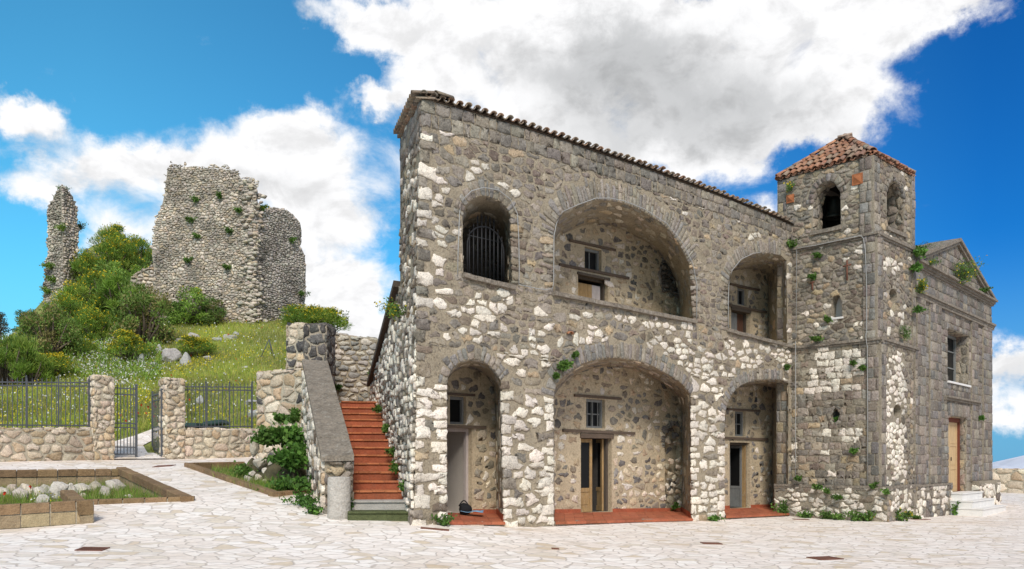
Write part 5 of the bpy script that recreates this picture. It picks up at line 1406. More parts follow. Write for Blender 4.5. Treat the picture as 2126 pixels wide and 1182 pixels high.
# ------------------------------------------------------------------ ruins on the hilltop
def core(poly, k=.975):
    cx_ = sum(p[0] for p in poly)/len(poly); z0 = min(p[1] for p in poly)
    return [(cx_+(p[0]-cx_)*k, z0+(p[1]-z0)*(.5+.5*k)) for p in poly]
def ruin_face(mb, pl, poly, colf, cwch, hgt=.09, gap=.03, base=None):
    panel(mb, pl, base or poly)
    rubble(mb, bbox(poly), cwch[0], cwch[1], pl.pt, lambda u, z: (colf(), 1), poly, (), gap=gap, jit=.95, drop=.26, hgt=hgt, rough=.016, rnd=.12, shr=(.82,1.0), jz=.4)
def rag(pts, amp=.10, k=6):
    out = []
    for a, b in zip(pts, pts[1:]):
        for j in range(k):
            t = j/k; out.append((a[0]+(b[0]-a[0])*t + R.gauss(0,amp), a[1]+(b[1]-a[1])*t + R.gauss(0,amp)))
    out.append(pts[-1]); return out
rt = thing('ruined_tower', 'big broken stone tower standing on the grassy hilltop', 'ruin', hillat(430,672))
RF = Plane(W(310,0,50.5).xy, W(524,0,49.2).xy); RS = Plane(W(524,0,49.2).xy, W(634,0,52.5).xy)
fpts = [(524,374),(505,370),(496,354),(470,349),(435,346),(410,345),(398,341),(380,344),(347,346),(344,372),(341,398),(336,420),(326,445),(319,475),(315,500),(314,525),(318,560),(316,600),(322,640),(330,700)]
sil = RF.U(fpts); polyF = [RF.uz(330,705), RF.uz(522,705)] + [RF.uz(524,500)] + rag(sil, .11); baseF = core([RF.uz(330,705), RF.uz(524,705)] + sil)
spts = [(524,374),(529,392),(530,415),(527,424),(545,430),(560,432),(590,434),(600,440),(612,452),(621,462),(624,480),(623,498),(619,508),(626,520),(632,532),(632,580),(633,610),(629,640),(630,700)]
polyS = [RS.uz(524,705)] + rag(RS.U(spts), .055, 4) + [RS.uz(630,705)]; baseS = [RS.uz(524,705)] + core(RS.U(spts)) + [RS.uz(628,705)]
def rcol(): return tuple(1.22*x for x in cruin())
TONE[0] = .30
mb = MB(); ruin_face(mb, RF, polyF, rcol, (.21,.125), hgt=.05, base=baseF); ruin_face(mb, RS, polyS, lambda: jitc(R.choice([(.43,.385,.33),(.48,.435,.375),(.36,.32,.27)]), .2), (.20,.12), hgt=.06, base=baseS)
for pl, po in ((RF, baseF), (RS, baseS)):
    v = (-.48, 1.45) if pl is RF else (-.5, 1.4); boundary(mb, pl, po, v); panel(mb, pl.shift(v), po)
    mp, t, dp = devel(pl, po[::-1] if pl is RS else po[::-1], v)
    rubble(mb, (0,.0,t,dp), .34, .3, lambda a, b, h, mp=mp: mp(a, b, h+.02), lambda a, b: (rcol(), 1), None, (), gap=.04, drop=.2, hgt=.12, rough=.03)
# torn corner of the tower: loose core stones where the facing has fallen
rr_ = random.Random(5)
for i in range(420):
    py = rr_.uniform(378, 668); sp = 5 + 10*((py-378)/290)**2 + (8 if py < 470 else 0); px = 524 + rr_.gauss(0, sp); pl = RF if px < 524 else RS
    if py < 400 and px > 524: continue
    u, z = pl.uz(px, py); c = pl.pt(u, z, rr_.uniform(-.05, .16)); s = rr_.uniform(.07, .17)
    n0 = len(mb.m); rockmesh(mb, c[:], s*1.25, s, s*.75, jitc((.58,.50,.40) if (py > 590 and rr_.random() < .7) else rcol(), .15), 500+i, 7, 2); mb.m[n0:] = [1]*(len(mb.m)-n0)
link('masonry', mb, [M['mortar_ruin'], M['stone']], rt)
# broken wall stump at its foot
rs = thing('ruined_wall', 'low broken wall stump joined to the foot of the ruined tower', 'ruin', hillat(300,600))
RW_ = Plane(W(268,0,50.9).xy, W(322,0,50.6).xy); po = [RW_.uz(272,690), RW_.uz(322,690)] + rag(RW_.U([(322,550),(305,556),(290,562),(280,572),(272,580),(268,600)]), .06)
mb = MB(); ruin_face(mb, RW_, po, lambda: cpale() if R.random() < .3 else rcol(), (.3,.2), hgt=.1); v = (RW_.n*-.8)[:]; boundary(mb, RW_, po, v); panel(mb, RW_.shift(v), po)
link('masonry', mb, [M['mortar_ruin'], M['stone']], rs)
rp = thing('ruined_pier', 'tall thin ragged stone pier standing apart from the ruined tower', 'ruin', hillat(120,640))
RP = Plane(W(84,0,55.5).xy, W(134,0,54.2).xy); RQ = Plane(W(134,0,54.2).xy, W(166,0,55.4).xy)
pp = RP.U([(134,392),(126,392),(114,402),(106,420),(100,432),(99,470),(98,520),(96,550),(94,600),(86,650),(82,700)]); poP = [RP.uz(82,705), RP.uz(134,705)] + rag(pp, .10, 5)
qq = RQ.U([(134,392),(146,398),(154,410),(160,428),(160,450),(161,490),(163,540),(165,600),(166,700)]); poQ = [RQ.uz(134,705)] + rag(qq, .10, 5)
mb = MB()
ruin_face(mb, RP, poP, lambda: jitc(R.choice([(.46,.41,.335),(.38,.335,.275),(.54,.475,.38)]), .2), (.22,.14), hgt=.09); ruin_face(mb, RQ, poQ, rcol, (.21,.14), hgt=.09)
for pl, po in ((RP, poP), (RQ, poQ)): v = (-.1, .9) if pl is RP else (-.6, .8); boundary(mb, pl, po, v); panel(mb, pl.shift(v), po)
link('masonry', mb, [M['mortar_ruin'], M['stone']], rp)
TONE[0] = .16
for i, (x, y, w, h, d, lab) in enumerate([(182,532,24,26,59,'dark overhanging boulder beside the thin ruined pier'), (204,536,34,26,59.5,'pale broken masonry block next to the dark overhanging boulder'), (268,506,24,22,62,'dark rock on the skyline between the two ruins'), (214,546,16,10,58,'flat pale boulder among the shrubs under the skyline'), (278,518,12,10,62,'small dark rock hanging on the skyline beside a bigger one')]):
    c = W(x, y, d); s = d/F; rock(lab, c[:], w*s*.6, w*s*.6, h*s*.6, 150+i, 'boulders between the ruins', jitc((.20,.185,.165) if 'dark' in lab else (.38,.35,.30), .1))

# ------------------------------------------------------------------ drains, bins, small things
def drain(label, px, py, w, d, slotted=False, yaw=.1):
    g = plaza.hit(px, py); e = Vector((math.cos(yaw), math.sin(yaw), 0)); f_ = Vector((-math.sin(yaw), math.cos(yaw), 0))
    def at(a, b, h): p = g + e*a + f_*b; return Vector((p.x, p.y, plaza.z(p.x, p.y)+h))
    root = thing('drain_cover', label, 'drain cover', g, 'rusty drain covers in the paving'); mb = MB()
    def slab(a0, a1, b0, b1, h0, h1): mb.add([at(a0,b0,h0),at(a1,b0,h0),at(a1,b1,h0),at(a0,b1,h0),at(a0,b0,h1),at(a1,b0,h1),at(a1,b1,h1),at(a0,b1,h1)], [[3,2,1,0],[4,5,6,7],[0,1,5,4],[1,2,6,5],[2,3,7,6],[3,0,4,7]])
    t = .03
    for q in ((-w/2,w/2,-d/2,-d/2+t),(-w/2,w/2,d/2-t,d/2),(-w/2,-w/2+t,-d/2+t,d/2-t),(w/2-t,w/2,-d/2+t,d/2-t)): slab(*q, -.02, .014)
    link('frame', mb, M['rust'], root); mb = MB()
    if slotted:
        n = 9
        for i in range(n): a = -w/2+t+(w-2*t)*(i+.2)/n; slab(a, a+(w-2*t)/n*.55, -d/2+t, d/2-t, -.012, .011)
        slab(-w/2+t, w/2-t, -.015, .015, -.012, .010)
        m2 = MB(); m2.quad(at(-w/2+t,-d/2+t,.005), at(w/2-t,-d/2+t,.005), at(w/2-t,d/2-t,.005), at(-w/2+t,d/2-t,.005)); link('pit_shade', m2, M['dark'], root)  # flat dark sheet between the bars stands in for the shade below
    else: slab(-w/2+t+.006, w/2-t-.006, -d/2+t+.006, d/2-t-.006, -.012, .010)
    link('lid', mb, M['rust'], root)
drain('slotted rusty drain grate in the paving in front of the large planter', 192, 1141, .38, .30, True, .05)
drain('rusty drain cover in the paving just in front of the garden gate', 341, 968, .48, .45, False, .1)
drain('rusty drain cover at the foot of the corner pier of the house', 903, 1099, .5, .12, False, .02)
drain('tiny rusty drain cover in the open paving in front of the middle arch', 1153, 1140, .12, .1, False, .1)
drain('rusty drain cover in the paving opposite the smallest arch', 1477, 1129, .36, .22, False, .1)
drain('large rusty drain cover nearest the viewer, before the bell tower', 1713, 1160, .46, .36, False, .35)
drain('thin rusty drain cover against the foot of the tower plinth', 1663, 1079, .4, .2, False, -.1)
drain('rusty drain cover at the foot of the church plinth near the tower corner', 1910, 1079, .5, .24, False, .2)
def bin_(label, x0, x1, y0, y1, d, tilt):
    a, b = W(x0, y1, d), W(x1, y1, d); w = b.x-a.x; zt = EYE+(HY-y0)*d/F; z0 = hill.z((a.x+b.x)/2, d)-.05
    root = thing('waste_bin', label, 'bin', ((a.x+b.x)/2, d, z0), 'green bins behind the railing'); mb = MB()
    vs = []; 
    for k, (z, s) in enumerate(((z0, .82), (zt-.16, 1.0))):
        for sx, sy in ((-1,-1),(1,-1),(1,1),(-1,1)): vs.append(((a.x+b.x)/2 + sx*w*.5*s, d+.4 + sy*.4*s, z))
    mb.add(vs, [[3,2,1,0],[0,1,5,4],[1,2,6,5],[2,3,7,6],[3,0,4,7],[4,5,6,7]]); link('tub', mb, M['bin'], root)
    mb = MB(); cx_ = (a.x+b.x)/2; vs = []
    for z, s in ((zt-.15, 1.06), (zt-.10, 1.08), (zt, .9)):
        for sx, sy in ((-1,-1),(1,-1),(1,1),(-1,1)): vs.append((cx_+sx*w*.5*s, d+.4+sy*.44*s, z + tilt*(sx+1)))
    mb.add(vs, [[3,2,1,0]]+[[k*4+i, k*4+(i+1)%4, k*4+4+(i+1)%4, k*4+4+i] for k in (0,1) for i in range(4)]+[[8,9,10,11]]); link('lid', mb, M['bin'], root)
bin_('dark green waste bin with a level lid behind the railing, beside the gate pillar', 384, 408, 878, 900, 29.0, 0)
bin_('dark green waste bin with a tilted lid behind the middle of the shorter railing', 420, 458, 876, 900, 29.4, .04)
# metal trestle on the hill
mb = MB(); g = hillat(556, 745); s = g.y/F
tp = g + Vector((3*s, 0, 40*s))
for dx, dy in ((-16*s, 0), (14*s, 0), (2*s, .6)): mb.tube([tp, Vector((g.x+dx, g.y+dy, hill.z(g.x+dx, g.y+dy)))], .02)
tag(link('trestle', mb, M['grey_iron']), 'thin dark three legged frame standing in the meadow near the rubble pillar', 'frame')
# bag and cloth dropped in the open doorway
bz = o_one[0][1]+.05
c = B1.pt(B1.uz(941, 1040)[0], 0, .35); mb = MB(); rockmesh(mb, (c.x, c.y, bz+.11), .16, .12, .12, (.02,.02,.02), 210, 4, 3); 
bag = thing('bag', 'black bag with a looped handle lying in the open doorway', 'bag', (c.x, c.y, bz))
link('bag_body', mb, M['bag'], bag); mb = MB(); mb.tube([(c.x-.10+.2*i/10, c.y, bz+.17+.11*math.sin(math.pi*i/10)) for i in range(11)], .014); link('handle', mb, M['bag'], bag)
mb = MB(); c = B1.pt(B1.uz(953, 1050)[0], 0, .42); n = 12
for j in range(n):
    for i in range(n):
        x, y = (i/(n-1)-.5)*.46, (j/(n-1)-.5)*.34; mb.v.append((c.x+x+.03*mnoise.noise((x*9,y*9,1)), c.y+y, bz+.045+.05*mnoise.noise((x*7,y*7,5))+.02))
for j in range(n-1):
    for i in range(n-1): mb.f.append([j*n+i, j*n+i+1, (j+1)*n+i+1, (j+1)*n+i])
mb.c = [(1,1,1)]*len(mb.f); mb.m = [0]*len(mb.f); mb.sm = [True]*len(mb.f)
o = link('cloth', mb, M['cloth']); tag(o, 'crumpled blue cloth on the red tiled sill of the open doorway', 'cloth'); sm_ = o.modifiers.new('thickness', 'SOLIDIFY'); sm_.thickness = .008
# hanging lamp rod in the smallest lower arch
mb = MB(); p = B3.pt(B3.uz(1541, 828)[0], B3.uz(1541, 828)[1], .45); mb.tube([p + Vector((0,0,.35)), p - Vector((0,0,.45))], .006); mb.tube([p + Vector((0,0,.02)), p - Vector((0,0,.12))], .02, 8, r2=.05)
tag(link('hanging_lamp', mb, M['iron']), 'small dark lamp on a thin rod hanging in the smallest lower arch', 'lamp')
# path through the gate
mb = MB(); pts = [(255,953),(262,944),(252,932),(268,922),(300,910),(330,897),(352,888)]; prev = None; wd = [.9,.85,.8,.45,.35,.3,.3]
for (x, y), w in zip(pts, wd):
    g = hillat(x, y); e = Vector((1,0,0)); a, b = g - e*w, g + e*w
    a.z = hill.z(a.x, a.y)+.03; b.z = hill.z(b.x, b.y)+.03
    if prev: mb.quad(prev[0], prev[1], b, a)
    prev = (a, b)
struct('path', mb, M['paving'])
mb = MB(); a, b, c_, d_ = GW.pt(uA-.2, 0, .1), GW.pt(GW.uz(345,900)[0]+.1, 0, .1), GW.pt(GW.uz(345,900)[0]+.1, 0, -1.1), GW.pt(uA-.2, 0, -1.1)
q = [Vector((p.x, p.y, max(plaza.z(p.x, p.y), hill.z(p.x, p.y))+.035)) for p in (a, b, c_, d_)]; mb.quad(*q); struct('pavement', mb, M['paving'])
# ------------------------------------------------------------------ plants
class Leaves:
    """many small leaf faces gathered into one mesh"""
    def __init__(s): s.p, s.d, s.w, s.c = [], [], [], []
    def put(s, p, d, w, c): s.p.append(p); s.d.append(d); s.w.append(w); s.c.append(c)
    def mesh(s, tri=False):
        p = np.array(s.p); d = np.array(s.d); w = np.array(s.w)[:,None]; n = len(p); r = NR.normal(size=(n,3)); sd = np.cross(d, r); sd /= np.linalg.norm(sd, axis=1, keepdims=True)+1e-9
        if tri: v = np.stack([p-sd*w*.5, p+sd*w*.5, p+d], 1); k = 3
        else: v = np.stack([p, p+d*.5+sd*w*.5, p+d, p+d*.5-sd*w*.5], 1); k = 4
        mb = MB(); mb.v = v.reshape(-1,3).tolist(); mb.f = np.arange(n*k).reshape(n,k).tolist(); mb.c = s.c; mb.m = [0]*n; mb.sm = [False]*n
        return mb
GREENS = dict(broom=[(.17,.28,.035),(.22,.33,.05),(.13,.235,.035),(.27,.35,.06)], dark=[(.11,.195,.04),(.14,.24,.05),(.175,.26,.06),(.20,.19,.065)], light=[(.22,.35,.055),(.27,.39,.075),(.18,.30,.05)],
              weed=[(.10,.19,.035),(.13,.235,.045),(.08,.15,.03)], ivy=[(.085,.19,.03),(.13,.26,.045),(.065,.145,.025)])
YEL = [(.62,.46,.02),(.70,.52,.03),(.55,.42,.02)]
def rdir(up=.5): v = Vector((R.gauss(0,1), R.gauss(0,1), R.gauss(0,1)+up)); return v.normalized()
def shrub_parts(seed, pal, n, lw, ll, blobs, up, flowers=0, stemr=.03, flat=False):
    """foliage of a shrub one unit wide and high: sprays gathered in uneven clumps round branching stems"""
    global R
    keep = R; R = random.Random(seed); lv, fl, st = Leaves(), Leaves(), MB()
    cl = []
    for i in range(blobs):
        a = R.uniform(0, 6.283); r = math.sqrt(R.random())*.40; z = R.uniform(.08, .86)*(1-.75*r*r*2.2); cl.append((Vector((r*math.cos(a), r*math.sin(a), z)), R.uniform(.09, .21)))
    for c, rr in cl:
        b = Vector((c.x*.15, c.y*.15, 0)); m = b.lerp(c, .5) + Vector((R.gauss(0,.04), R.gauss(0,.04), .05)); st.tube([b, m, c], stemr, 5, r2=stemr*.25)
        k = R.uniform(.75, 1.25); pc = R.choice(pal)
        for _ in range(int(n*1.4/blobs)):
            v = rdir(.15); q = c + Vector((v.x, v.y, v.z*.85))*rr*(R.random()**.45)
            d = (v*.6 + Vector((0,0,up)) + Vector((R.gauss(0,.35), R.gauss(0,.35), R.gauss(0,.35)))).normalized()*ll*R.uniform(.6,1.3)
            col = jitc(pc if R.random() < .7 else R.choice(pal), .22); col = tuple(x*k for x in col)
            lv.put(q[:], d[:], lw*R.uniform(.7,1.3), col)
            if flowers and v.z > -.1 and R.random() < flowers*(1.6 if c.z > .5 else .5): fl.put((q+d*.8)[:], (rdir(.6)*ll*.45)[:], lw*2.0 if lw < .03 else lw*1.0, jitc(R.choice(YEL), .15))
    R = keep
    return lv.mesh(), (fl.mesh() if fl.p else None), st
def make_shrub(name, seed, *a, **k):
    lv, fl, st = shrub_parts(seed, *a, **k); root = thing(name, None, 'shrub', (0,0,0))
    link('foliage', lv, M['leaf'], root); link('stem', st, M['bark'], root)
    if fl: link('blossom', fl, M['petal'], root)
    return root
SHR = 1.35
PROTO = {
 'broom': make_shrub('broom_shrub', 1, GREENS['broom'], 3600, .012, .11, 26, .9, .0),
 'broomy': make_shrub('broom_shrub', 2, GREENS['broom'], 3600, .012, .11, 26, .9, .20),
 'yellow': make_shrub('flowering_broom', 3, GREENS['broom'], 3000, .014, .10, 22, .7, .42),
 'bush': make_shrub('bush', 4, GREENS['dark'], 3400, .032, .055, 30, .3, .0),
 'lightbush': make_shrub('bush', 5, GREENS['light'], 3200, .026, .06, 28, .4, .03),
 'redbush': make_shrub('bush', 6, [(.16,.25,.05),(.20,.29,.06),(.29,.25,.09),(.135,.21,.04)], 3600, .024, .05, 34, .3, .0),
}
used = set()
def plant_at(kind, p, w, h, label, rz=None, cat='shrub', group='shrubs on the hillside', dep=None):
    pr = PROTO[kind]
    if kind not in used: used.add(kind); o = pr; ch = None
    else:
        o = pr.copy(); COL.objects.link(o)
        for c in pr.children: k = c.copy(); COL.objects.link(k); k.parent = o
    o.location = p; o.scale = (w, dep or w, h); o.rotation_euler = (0,0,R.uniform(0,6.28) if rz is None else rz)
    tag(o, label, cat, group); return o
HS = [ # kind, column, foot row, width, height, label
 ('broom',14,800,110,110,'tall fine leaved green broom at the edge of the picture behind the railing'), ('broom',62,800,80,72,'green broom with few flowers behind the longer railing, below the dark red tinged bush'),
 ('redbush',104,748,110,115,'big dark red tinged bush below the thin ruined pier'), ('yellow',112,784,92,52,'low mound of bright yellow broom between the dark bush and the railing'),
 ('broomy',150,692,90,80,'green broom at the foot of the thin ruined pier'), ('broomy',196,660,110,90,'tall green broom in the middle of the slope between the ruins'), ('lightbush',232,626,100,80,'light green bush halfway up between the two ruins'),
 ('broom',262,668,110,96,'dense green broom in the hollow beside the broken wall stump'), ('redbush',298,716,112,125,'large rounded bush with reddish shoots beside the foot of the ruined tower'), ('broomy',205,712,100,66,'spreading broom above the white daisies'),
 ('broomy',160,742,74,50,'small yellow flowering broom among the daisies'), ('broomy',190,600,80,74,'green shrub right of the thin pier, near the overhanging boulder'), ('broomy',246,570,100,70,'yellow tipped broom under the skyline rocks'), ('broomy',296,560,72,66,'yellow green broom touching the ruined tower on the skyline'),
 ('broomy',232,528,72,62,'highest yellow green broom on the skyline between the ruins'), ('bush',168,520,52,58,'dark shrub leaning on the thin ruined pier near the skyline'), ('lightbush',290,612,70,60,'light shrub in front of the broken wall stump'),
 ('yellow',264,752,92,62,'bright yellow broom beside the narrow upright rock'), ('yellow',405,742,76,44,'bright yellow broom in the middle of the rocks on the open meadow'), ('lightbush',400,672,100,72,'tall loose green shrub against the middle of the ruined tower'), ('bush',440,674,62,54,'shorter dense shrub against the ruined tower, next to a taller loose one'), ('bush',362,672,50,46,'small dark shrub at the near corner of the ruined tower'),
 ('broomy',640,688,120,56,'broad yellow green shrub at the far foot of the ruined tower'), ('yellow',672,694,110,54,'yellow flowering shrub on the skyline behind the dark stone pillar'), ('broomy',720,705,90,50,'last low green shrub on the skyline before the stone house'), ('bush',58,700,60,56,'small dark bush on the skyline at the outer end of the slope')]
for k, x, y, w, h, lab in HS:
    g = hillat(x, y); s = g.y/F
    plant_at(k, (g.x, g.y, g.z-.1), w*s*1.12, h*s*1.15, lab)
# thin tree at the picture edge
tr = thing('tree', 'thin sparse dark tree at the edge of the picture beyond the slope', 'tree', W(-2, 720, 48)); b = W(-2, 760, 48); s = 48/F
mb = MB(); lv = Leaves(); mb.tube([b, b+Vector((.1,0,1.4)), b+Vector((.05,.1,2.6))], .08, 6, r2=.02)
for i in range(46):
    z = R.uniform(.5, 2.9); a = R.uniform(0, 6.28); r = (3.2-z)*.42*R.uniform(.5,1.1); p0 = b + Vector((.07,0,z)); p1 = p0 + Vector((math.cos(a)*r, math.sin(a)*r, R.uniform(0,.35))); mb.tube([p0, p1], .014, 4, r2=.004)
    for _ in range(42):
        q = p0.lerp(p1, R.uniform(.4,1.05)) + Vector((R.gauss(0,.07), R.gauss(0,.07), R.gauss(0,.05))); lv.put(q[:], (rdir(.3)*.09)[:], .045, jitc((.09,.085,.05), .3))
link('trunk', mb, M['bark'], tr); link('crown', lv.mesh(), M['leaf'], tr)

# meadow grass and flowers
def inhill(x, y): return (Vector((x, y)) - GW.A).dot(GW.n) < -.5
PATHP = [hillat(x, y) for x, y in ((255,953),(262,944),(252,932),(268,922),(300,910),(330,897),(352,888))]
def onpath(x, y):
    for (a, b), w in zip(zip(PATHP, PATHP[1:]), (.9,.85,.75,.5,.4,.35)):
        d = (b-a).xy; t = max(0, min(1, (Vector((x,y))-a.xy).dot(d)/d.length_squared))
        if (a.xy+d*t-Vector((x,y))).length < w: return True
    return False
gl = Leaves(); fw = Leaves(); n = 0
GP = [(.25,.33,.05),(.32,.37,.065),(.38,.37,.09),(.19,.28,.045),(.44,.39,.15),(.29,.27,.08)]
while n < 104000:
    px = R.uniform(-150, 800); py = R.uniform(655, 958); k = (px-CX)/F
    # cheap: choose a distance, keep points on the hill in the view
    d = 24 + 30*R.random()**1.25; x = k*d; y = d
    if not inhill(x, y) or x > -3.2 and y < 34: continue
    if y < 33 and onpath(x, y): continue
    gl.p.append((x, y, 0)); n += 1
xy = np.array(gl.p); z = hill(xy[:,0], xy[:,1]); patch = np.array([mnoise.noise((a*.35, b*.35, 2.0)) for a, b in xy[:,:2]])
gp_ = xy.copy(); gp_[:,2] = z - .02; gl = Leaves()
for (x, y, zz), pt in zip(gp_, patch):
    h = R.uniform(.10, .34)*(1 + .5*pt)*(1.15 if y < 33 else .95); d = Vector((R.gauss(0,.3), R.gauss(0,.3), 1)).normalized()*h
    c = R.choice(GP[:3] if pt > .12 else GP); c = jitc(c, .22); c = tuple(v*(1+.6*pt) for v in c)
    gl.put((x,y,zz), d[:], .03*R.uniform(.7,1.5), c)
    q = CX + F*x/y; r = HY - (zz-EYE)*F/y
    dz = math.exp(-((q-235)/75)**2 - ((r-745)/55)**2)
    pz_ = .018 + .55*dz; yz = .03 + .42*max(0, mnoise.noise((x*.45, y*.45, 9)) + .05)*(1 if q > 300 else .6)
    t = R.random()
    if t < pz_: fw.put((x, y, zz+h*1.02), (rdir(1.2)*.07)[:], .075, jitc((.72,.72,.66), .08))
    elif t < pz_+yz: fw.put((x, y, zz+h), (rdir(1.0)*.065)[:], .06, jitc(R.choice([(.60,.50,.03),(.66,.56,.05)]), .15))
    elif t > .9992: fw.put((x, y, zz+h), (rdir(1.0)*.1)[:], .09, (.62,.06,.02))
for x0, y0, nn in ((310,868,9),(330,855,7),(300,880,5),(185,585,6),(196,572,5),(225,545,3),(350,912,4)):
    g0 = hillat(x0, y0)
    for _ in range(nn):
        x, y = g0.x+R.gauss(0,.35), g0.y+R.gauss(0,.35); fw.put((x, y, hill.z(x, y)+R.uniform(.3,.6)), (rdir(1.0)*.11)[:], .10, jitc((.66,.07,.02), .1))
struct('meadow_grass', gl.mesh(True), M['grass'], 'stuff'); struct('wildflowers', fw.mesh(), M['petal'], 'stuff')
# rough undergrowth between the shrubs on the steep slope
ug = Leaves()
for _ in range(16000):
    px = R.uniform(0, 335); py = R.uniform(530, 800)
    if py < 800 - (px-20)*1.4 and px < 90: continue
    d = 37 + (800-py)/270*22; x = (px-CX)/F*d; zz = hill.z(x, d)
    ug.put((x, d, zz + R.uniform(-.05,.55)*R.random()), (rdir(1.4)*R.uniform(.15,.34))[:], R.uniform(.03,.07), jitc(R.choice(GREENS['broom']+GREENS['light']), .3))
struct('undergrowth', ug.mesh(), M['leaf'], 'stuff')
# planter grass and weeds
gr = Leaves(); wf = Leaves()
def blades(px0, px1, py0, py1, n, zf, lo, hi, keep=None, bright=1.0):
    for _ in range(n):
        px, py = R.uniform(px0, px1), R.uniform(py0, py1); g = zf(px, py)
        if g is None: continue
        h = R.uniform(lo, hi); gr.put((g.x, g.y, g.z-.01), (Vector((R.gauss(0,.35), R.gauss(0,.35), 1)).normalized()*h)[:], .012*R.uniform(.8,1.6), jitc(R.choice([(.19,.30,.045),(.25,.34,.06),(.15,.25,.04),(.33,.31,.11)]), .25))
def in1(px, py):
    g = bed1(px, py); return g if inside((g.x, g.y), PLANT1) else None
blades(0, 340, 1008, 1046, 5200, in1, .10, .34); blades(140, 290, 1010, 1030, 1500, in1, .12, .34); blades(0, 190, 1040, 1056, 1300, in1, .06, .22); blades(0, 80, 1014, 1030, 700, in1, .1, .3)
for _ in range(150):
    g = in1(R.choice([R.uniform(60,115), R.uniform(120,150)]), R.uniform(1030,1056)) or None
    if g: wf.put((g.x, g.y, g.z+R.uniform(.08,.22)), (rdir(1)*.035)[:], .035, jitc(R.choice([(.62,.52,.04),(.7,.68,.6)]), .1))
for px, py in ((64,1036),(66,1037),(267,1018),(268,1017),(10,1052),(26,1012)):
    g = in1(px, py)
    if g: 
        for _ in range(3): wf.put((g.x+R.gauss(0,.02), g.y, g.z+.26), (rdir(.6)*.06)[:], .06, (.66,.06,.02))
def in2(px, py):
    g = plaza.hit(px, py); return g if inside((g.x, g.y), PLANT2) else None
blades(440, 650, 975, 1026, 5200, in2, .08, .26)
struct('planter_grass', gr.mesh(True), M['grass'], 'stuff'); struct('planter_flowers', wf.mesh(), M['petal'], 'stuff')

# plants on the bank, on walls and at their feet
def tuft(p, nrm, w, h, n, pal, ll, lw, droop=.0, flowers=0, mode='leaf'):
    lv, fl, st = Leaves(), Leaves(), MB(); nrm = Vector((nrm[0], nrm[1], 0)) if nrm is not None else Vector((0,0,0))
    for i in range(max(5, n//40)):
        d = (nrm*R.uniform(.1,.6)*min(w,h) + Vector((R.gauss(0,.42)*w, R.gauss(0,.25)*w, h*R.uniform(.35,1)))); st.tube([p, p+d*.5, p+d*.95 - Vector((0,0,droop*h*.3))], .006, 4, r2=.002)
        pc = R.choice(pal)
        for _ in range(40):
            t = R.random()**.6; q = p + d*t + Vector((R.gauss(0,.14)*w, R.gauss(0,.14)*w, R.gauss(0,.10)*h - droop*h*t*t)) + nrm*.03
            dd = (rdir(.5) + nrm*.4); dd = dd.normalized()*ll*R.uniform(.6,1.3); lv.put(q[:], dd[:], lw*R.uniform(.7,1.3), jitc(pc, .25))
            if flowers and R.random() < flowers: fl.put((q+dd)[:], (rdir(.8)*.06)[:], .055, jitc(R.choice(YEL), .1))
    return lv, fl, st
def wallplant(label, p, nrm, w, h, n=220, pal='weed', ll=.07, lw=.045, droop=.2, flowers=0, name='wall_plant', group='plants growing out of the masonry', cat='plant'):
    root = thing(name, label, cat, p, group); lv, fl, st = tuft(p, nrm, w, h, n, GREENS[pal], ll, lw, droop, flowers)
    link('foliage', lv.mesh(), M['leaf'], root); link('stem', st, M['bark'], root)
    if fl.p: link('blossom', fl.mesh(), M['petal'], root)
def onp(pl, x, y, h=.03): return pl.pt(*pl.uz(x, y), h)
wallplant('leafy green plant growing out of the facade above the pier between the two lower arches', onp(FW,1160,768), FW.n, .26, .2, 420)
wallplant('tiny green sprig under the leafy plant at the spring of the middle arch', onp(FW,1150,785), FW.n, .1, .08, 60)
wallplant('tiny green sprig on the crown stones of the middle lower arch', onp(FW,1186,741), FW.n, .08, .08, 60)
wallplant('small fern at the foot of the plain wall beside the middle niche', onp(B2,1391,1058,.08), FW.n, .16, .18, 120, droop=0)
wallplant('weed at the foot of the pier between the middle and the smallest arch', FW.pt(FW.uz(1474,1082)[0], plaza.z(*FW.pt(FW.uz(1474,1082)[0],0).xy), .08), FW.n, .3, .18, 260, pal='ivy', droop=.0, name='weed', group='weeds at the foot of the walls')
wallplant('weed at the foot of the corner pier beside the first red sill', FW.pt(FW.uz(915,1082)[0], plaza.z(*FW.pt(FW.uz(915,1082)[0],0).xy), .08), FW.n, .22, .16, 200, droop=.0, name='weed', group='weeds at the foot of the walls')
wallplant('yellow flowering plant on the side wall above the red stairs', sm(su(.33), 4.55, .05), SWL.n, .38, .34, 380, pal='weed', ll=.06, lw=.025, flowers=.16, droop=0)
wallplant('green plant beside the yellow flowering one on the side wall', sm(su(.2), 4.45, .05), SWL.n, .24, .24, 200, ll=.06, lw=.025, droop=0, flowers=.02)
wallplant('green tuft on the ledge where the loggia roof meets the tower', onp(fB,1650,515,.1), fB.n, .3, .2, 260, droop=.1)
wallplant('grass and yellow weed in the tower wall beside the rusted tie plate', onp(fC,1642,400,.03), fC.n, .2, .26, 180, ll=.09, lw=.014, droop=0, flowers=.08)
wallplant('ivy sprig on the middle tower storey under the ledge', onp(fB,1701,535,.03), fB.n, .16, .14, 120)
wallplant('ivy clump above the smaller cross shaped anchor on the tower', onp(fB,1690,580,.03), fB.n, .18, .18, 200, pal='ivy')
wallplant('small fern beside the arched slit window of the tower', onp(fB,1722,668,.03), fB.n, .14, .14, 120)
wallplant('green tuft on the lower tower ledge', onp(fA,1700,708,.12), fA.n, .22, .12, 240, droop=.1)
wallplant('small tuft below the lower tower ledge among white stones', onp(fA,1775,757,.03), fA.n, .12, .1, 100); wallplant('tiny tuft near the tower corner pilaster under the ledge', onp(fA,1794,768,.05), fA.n, .1, .12, 80)
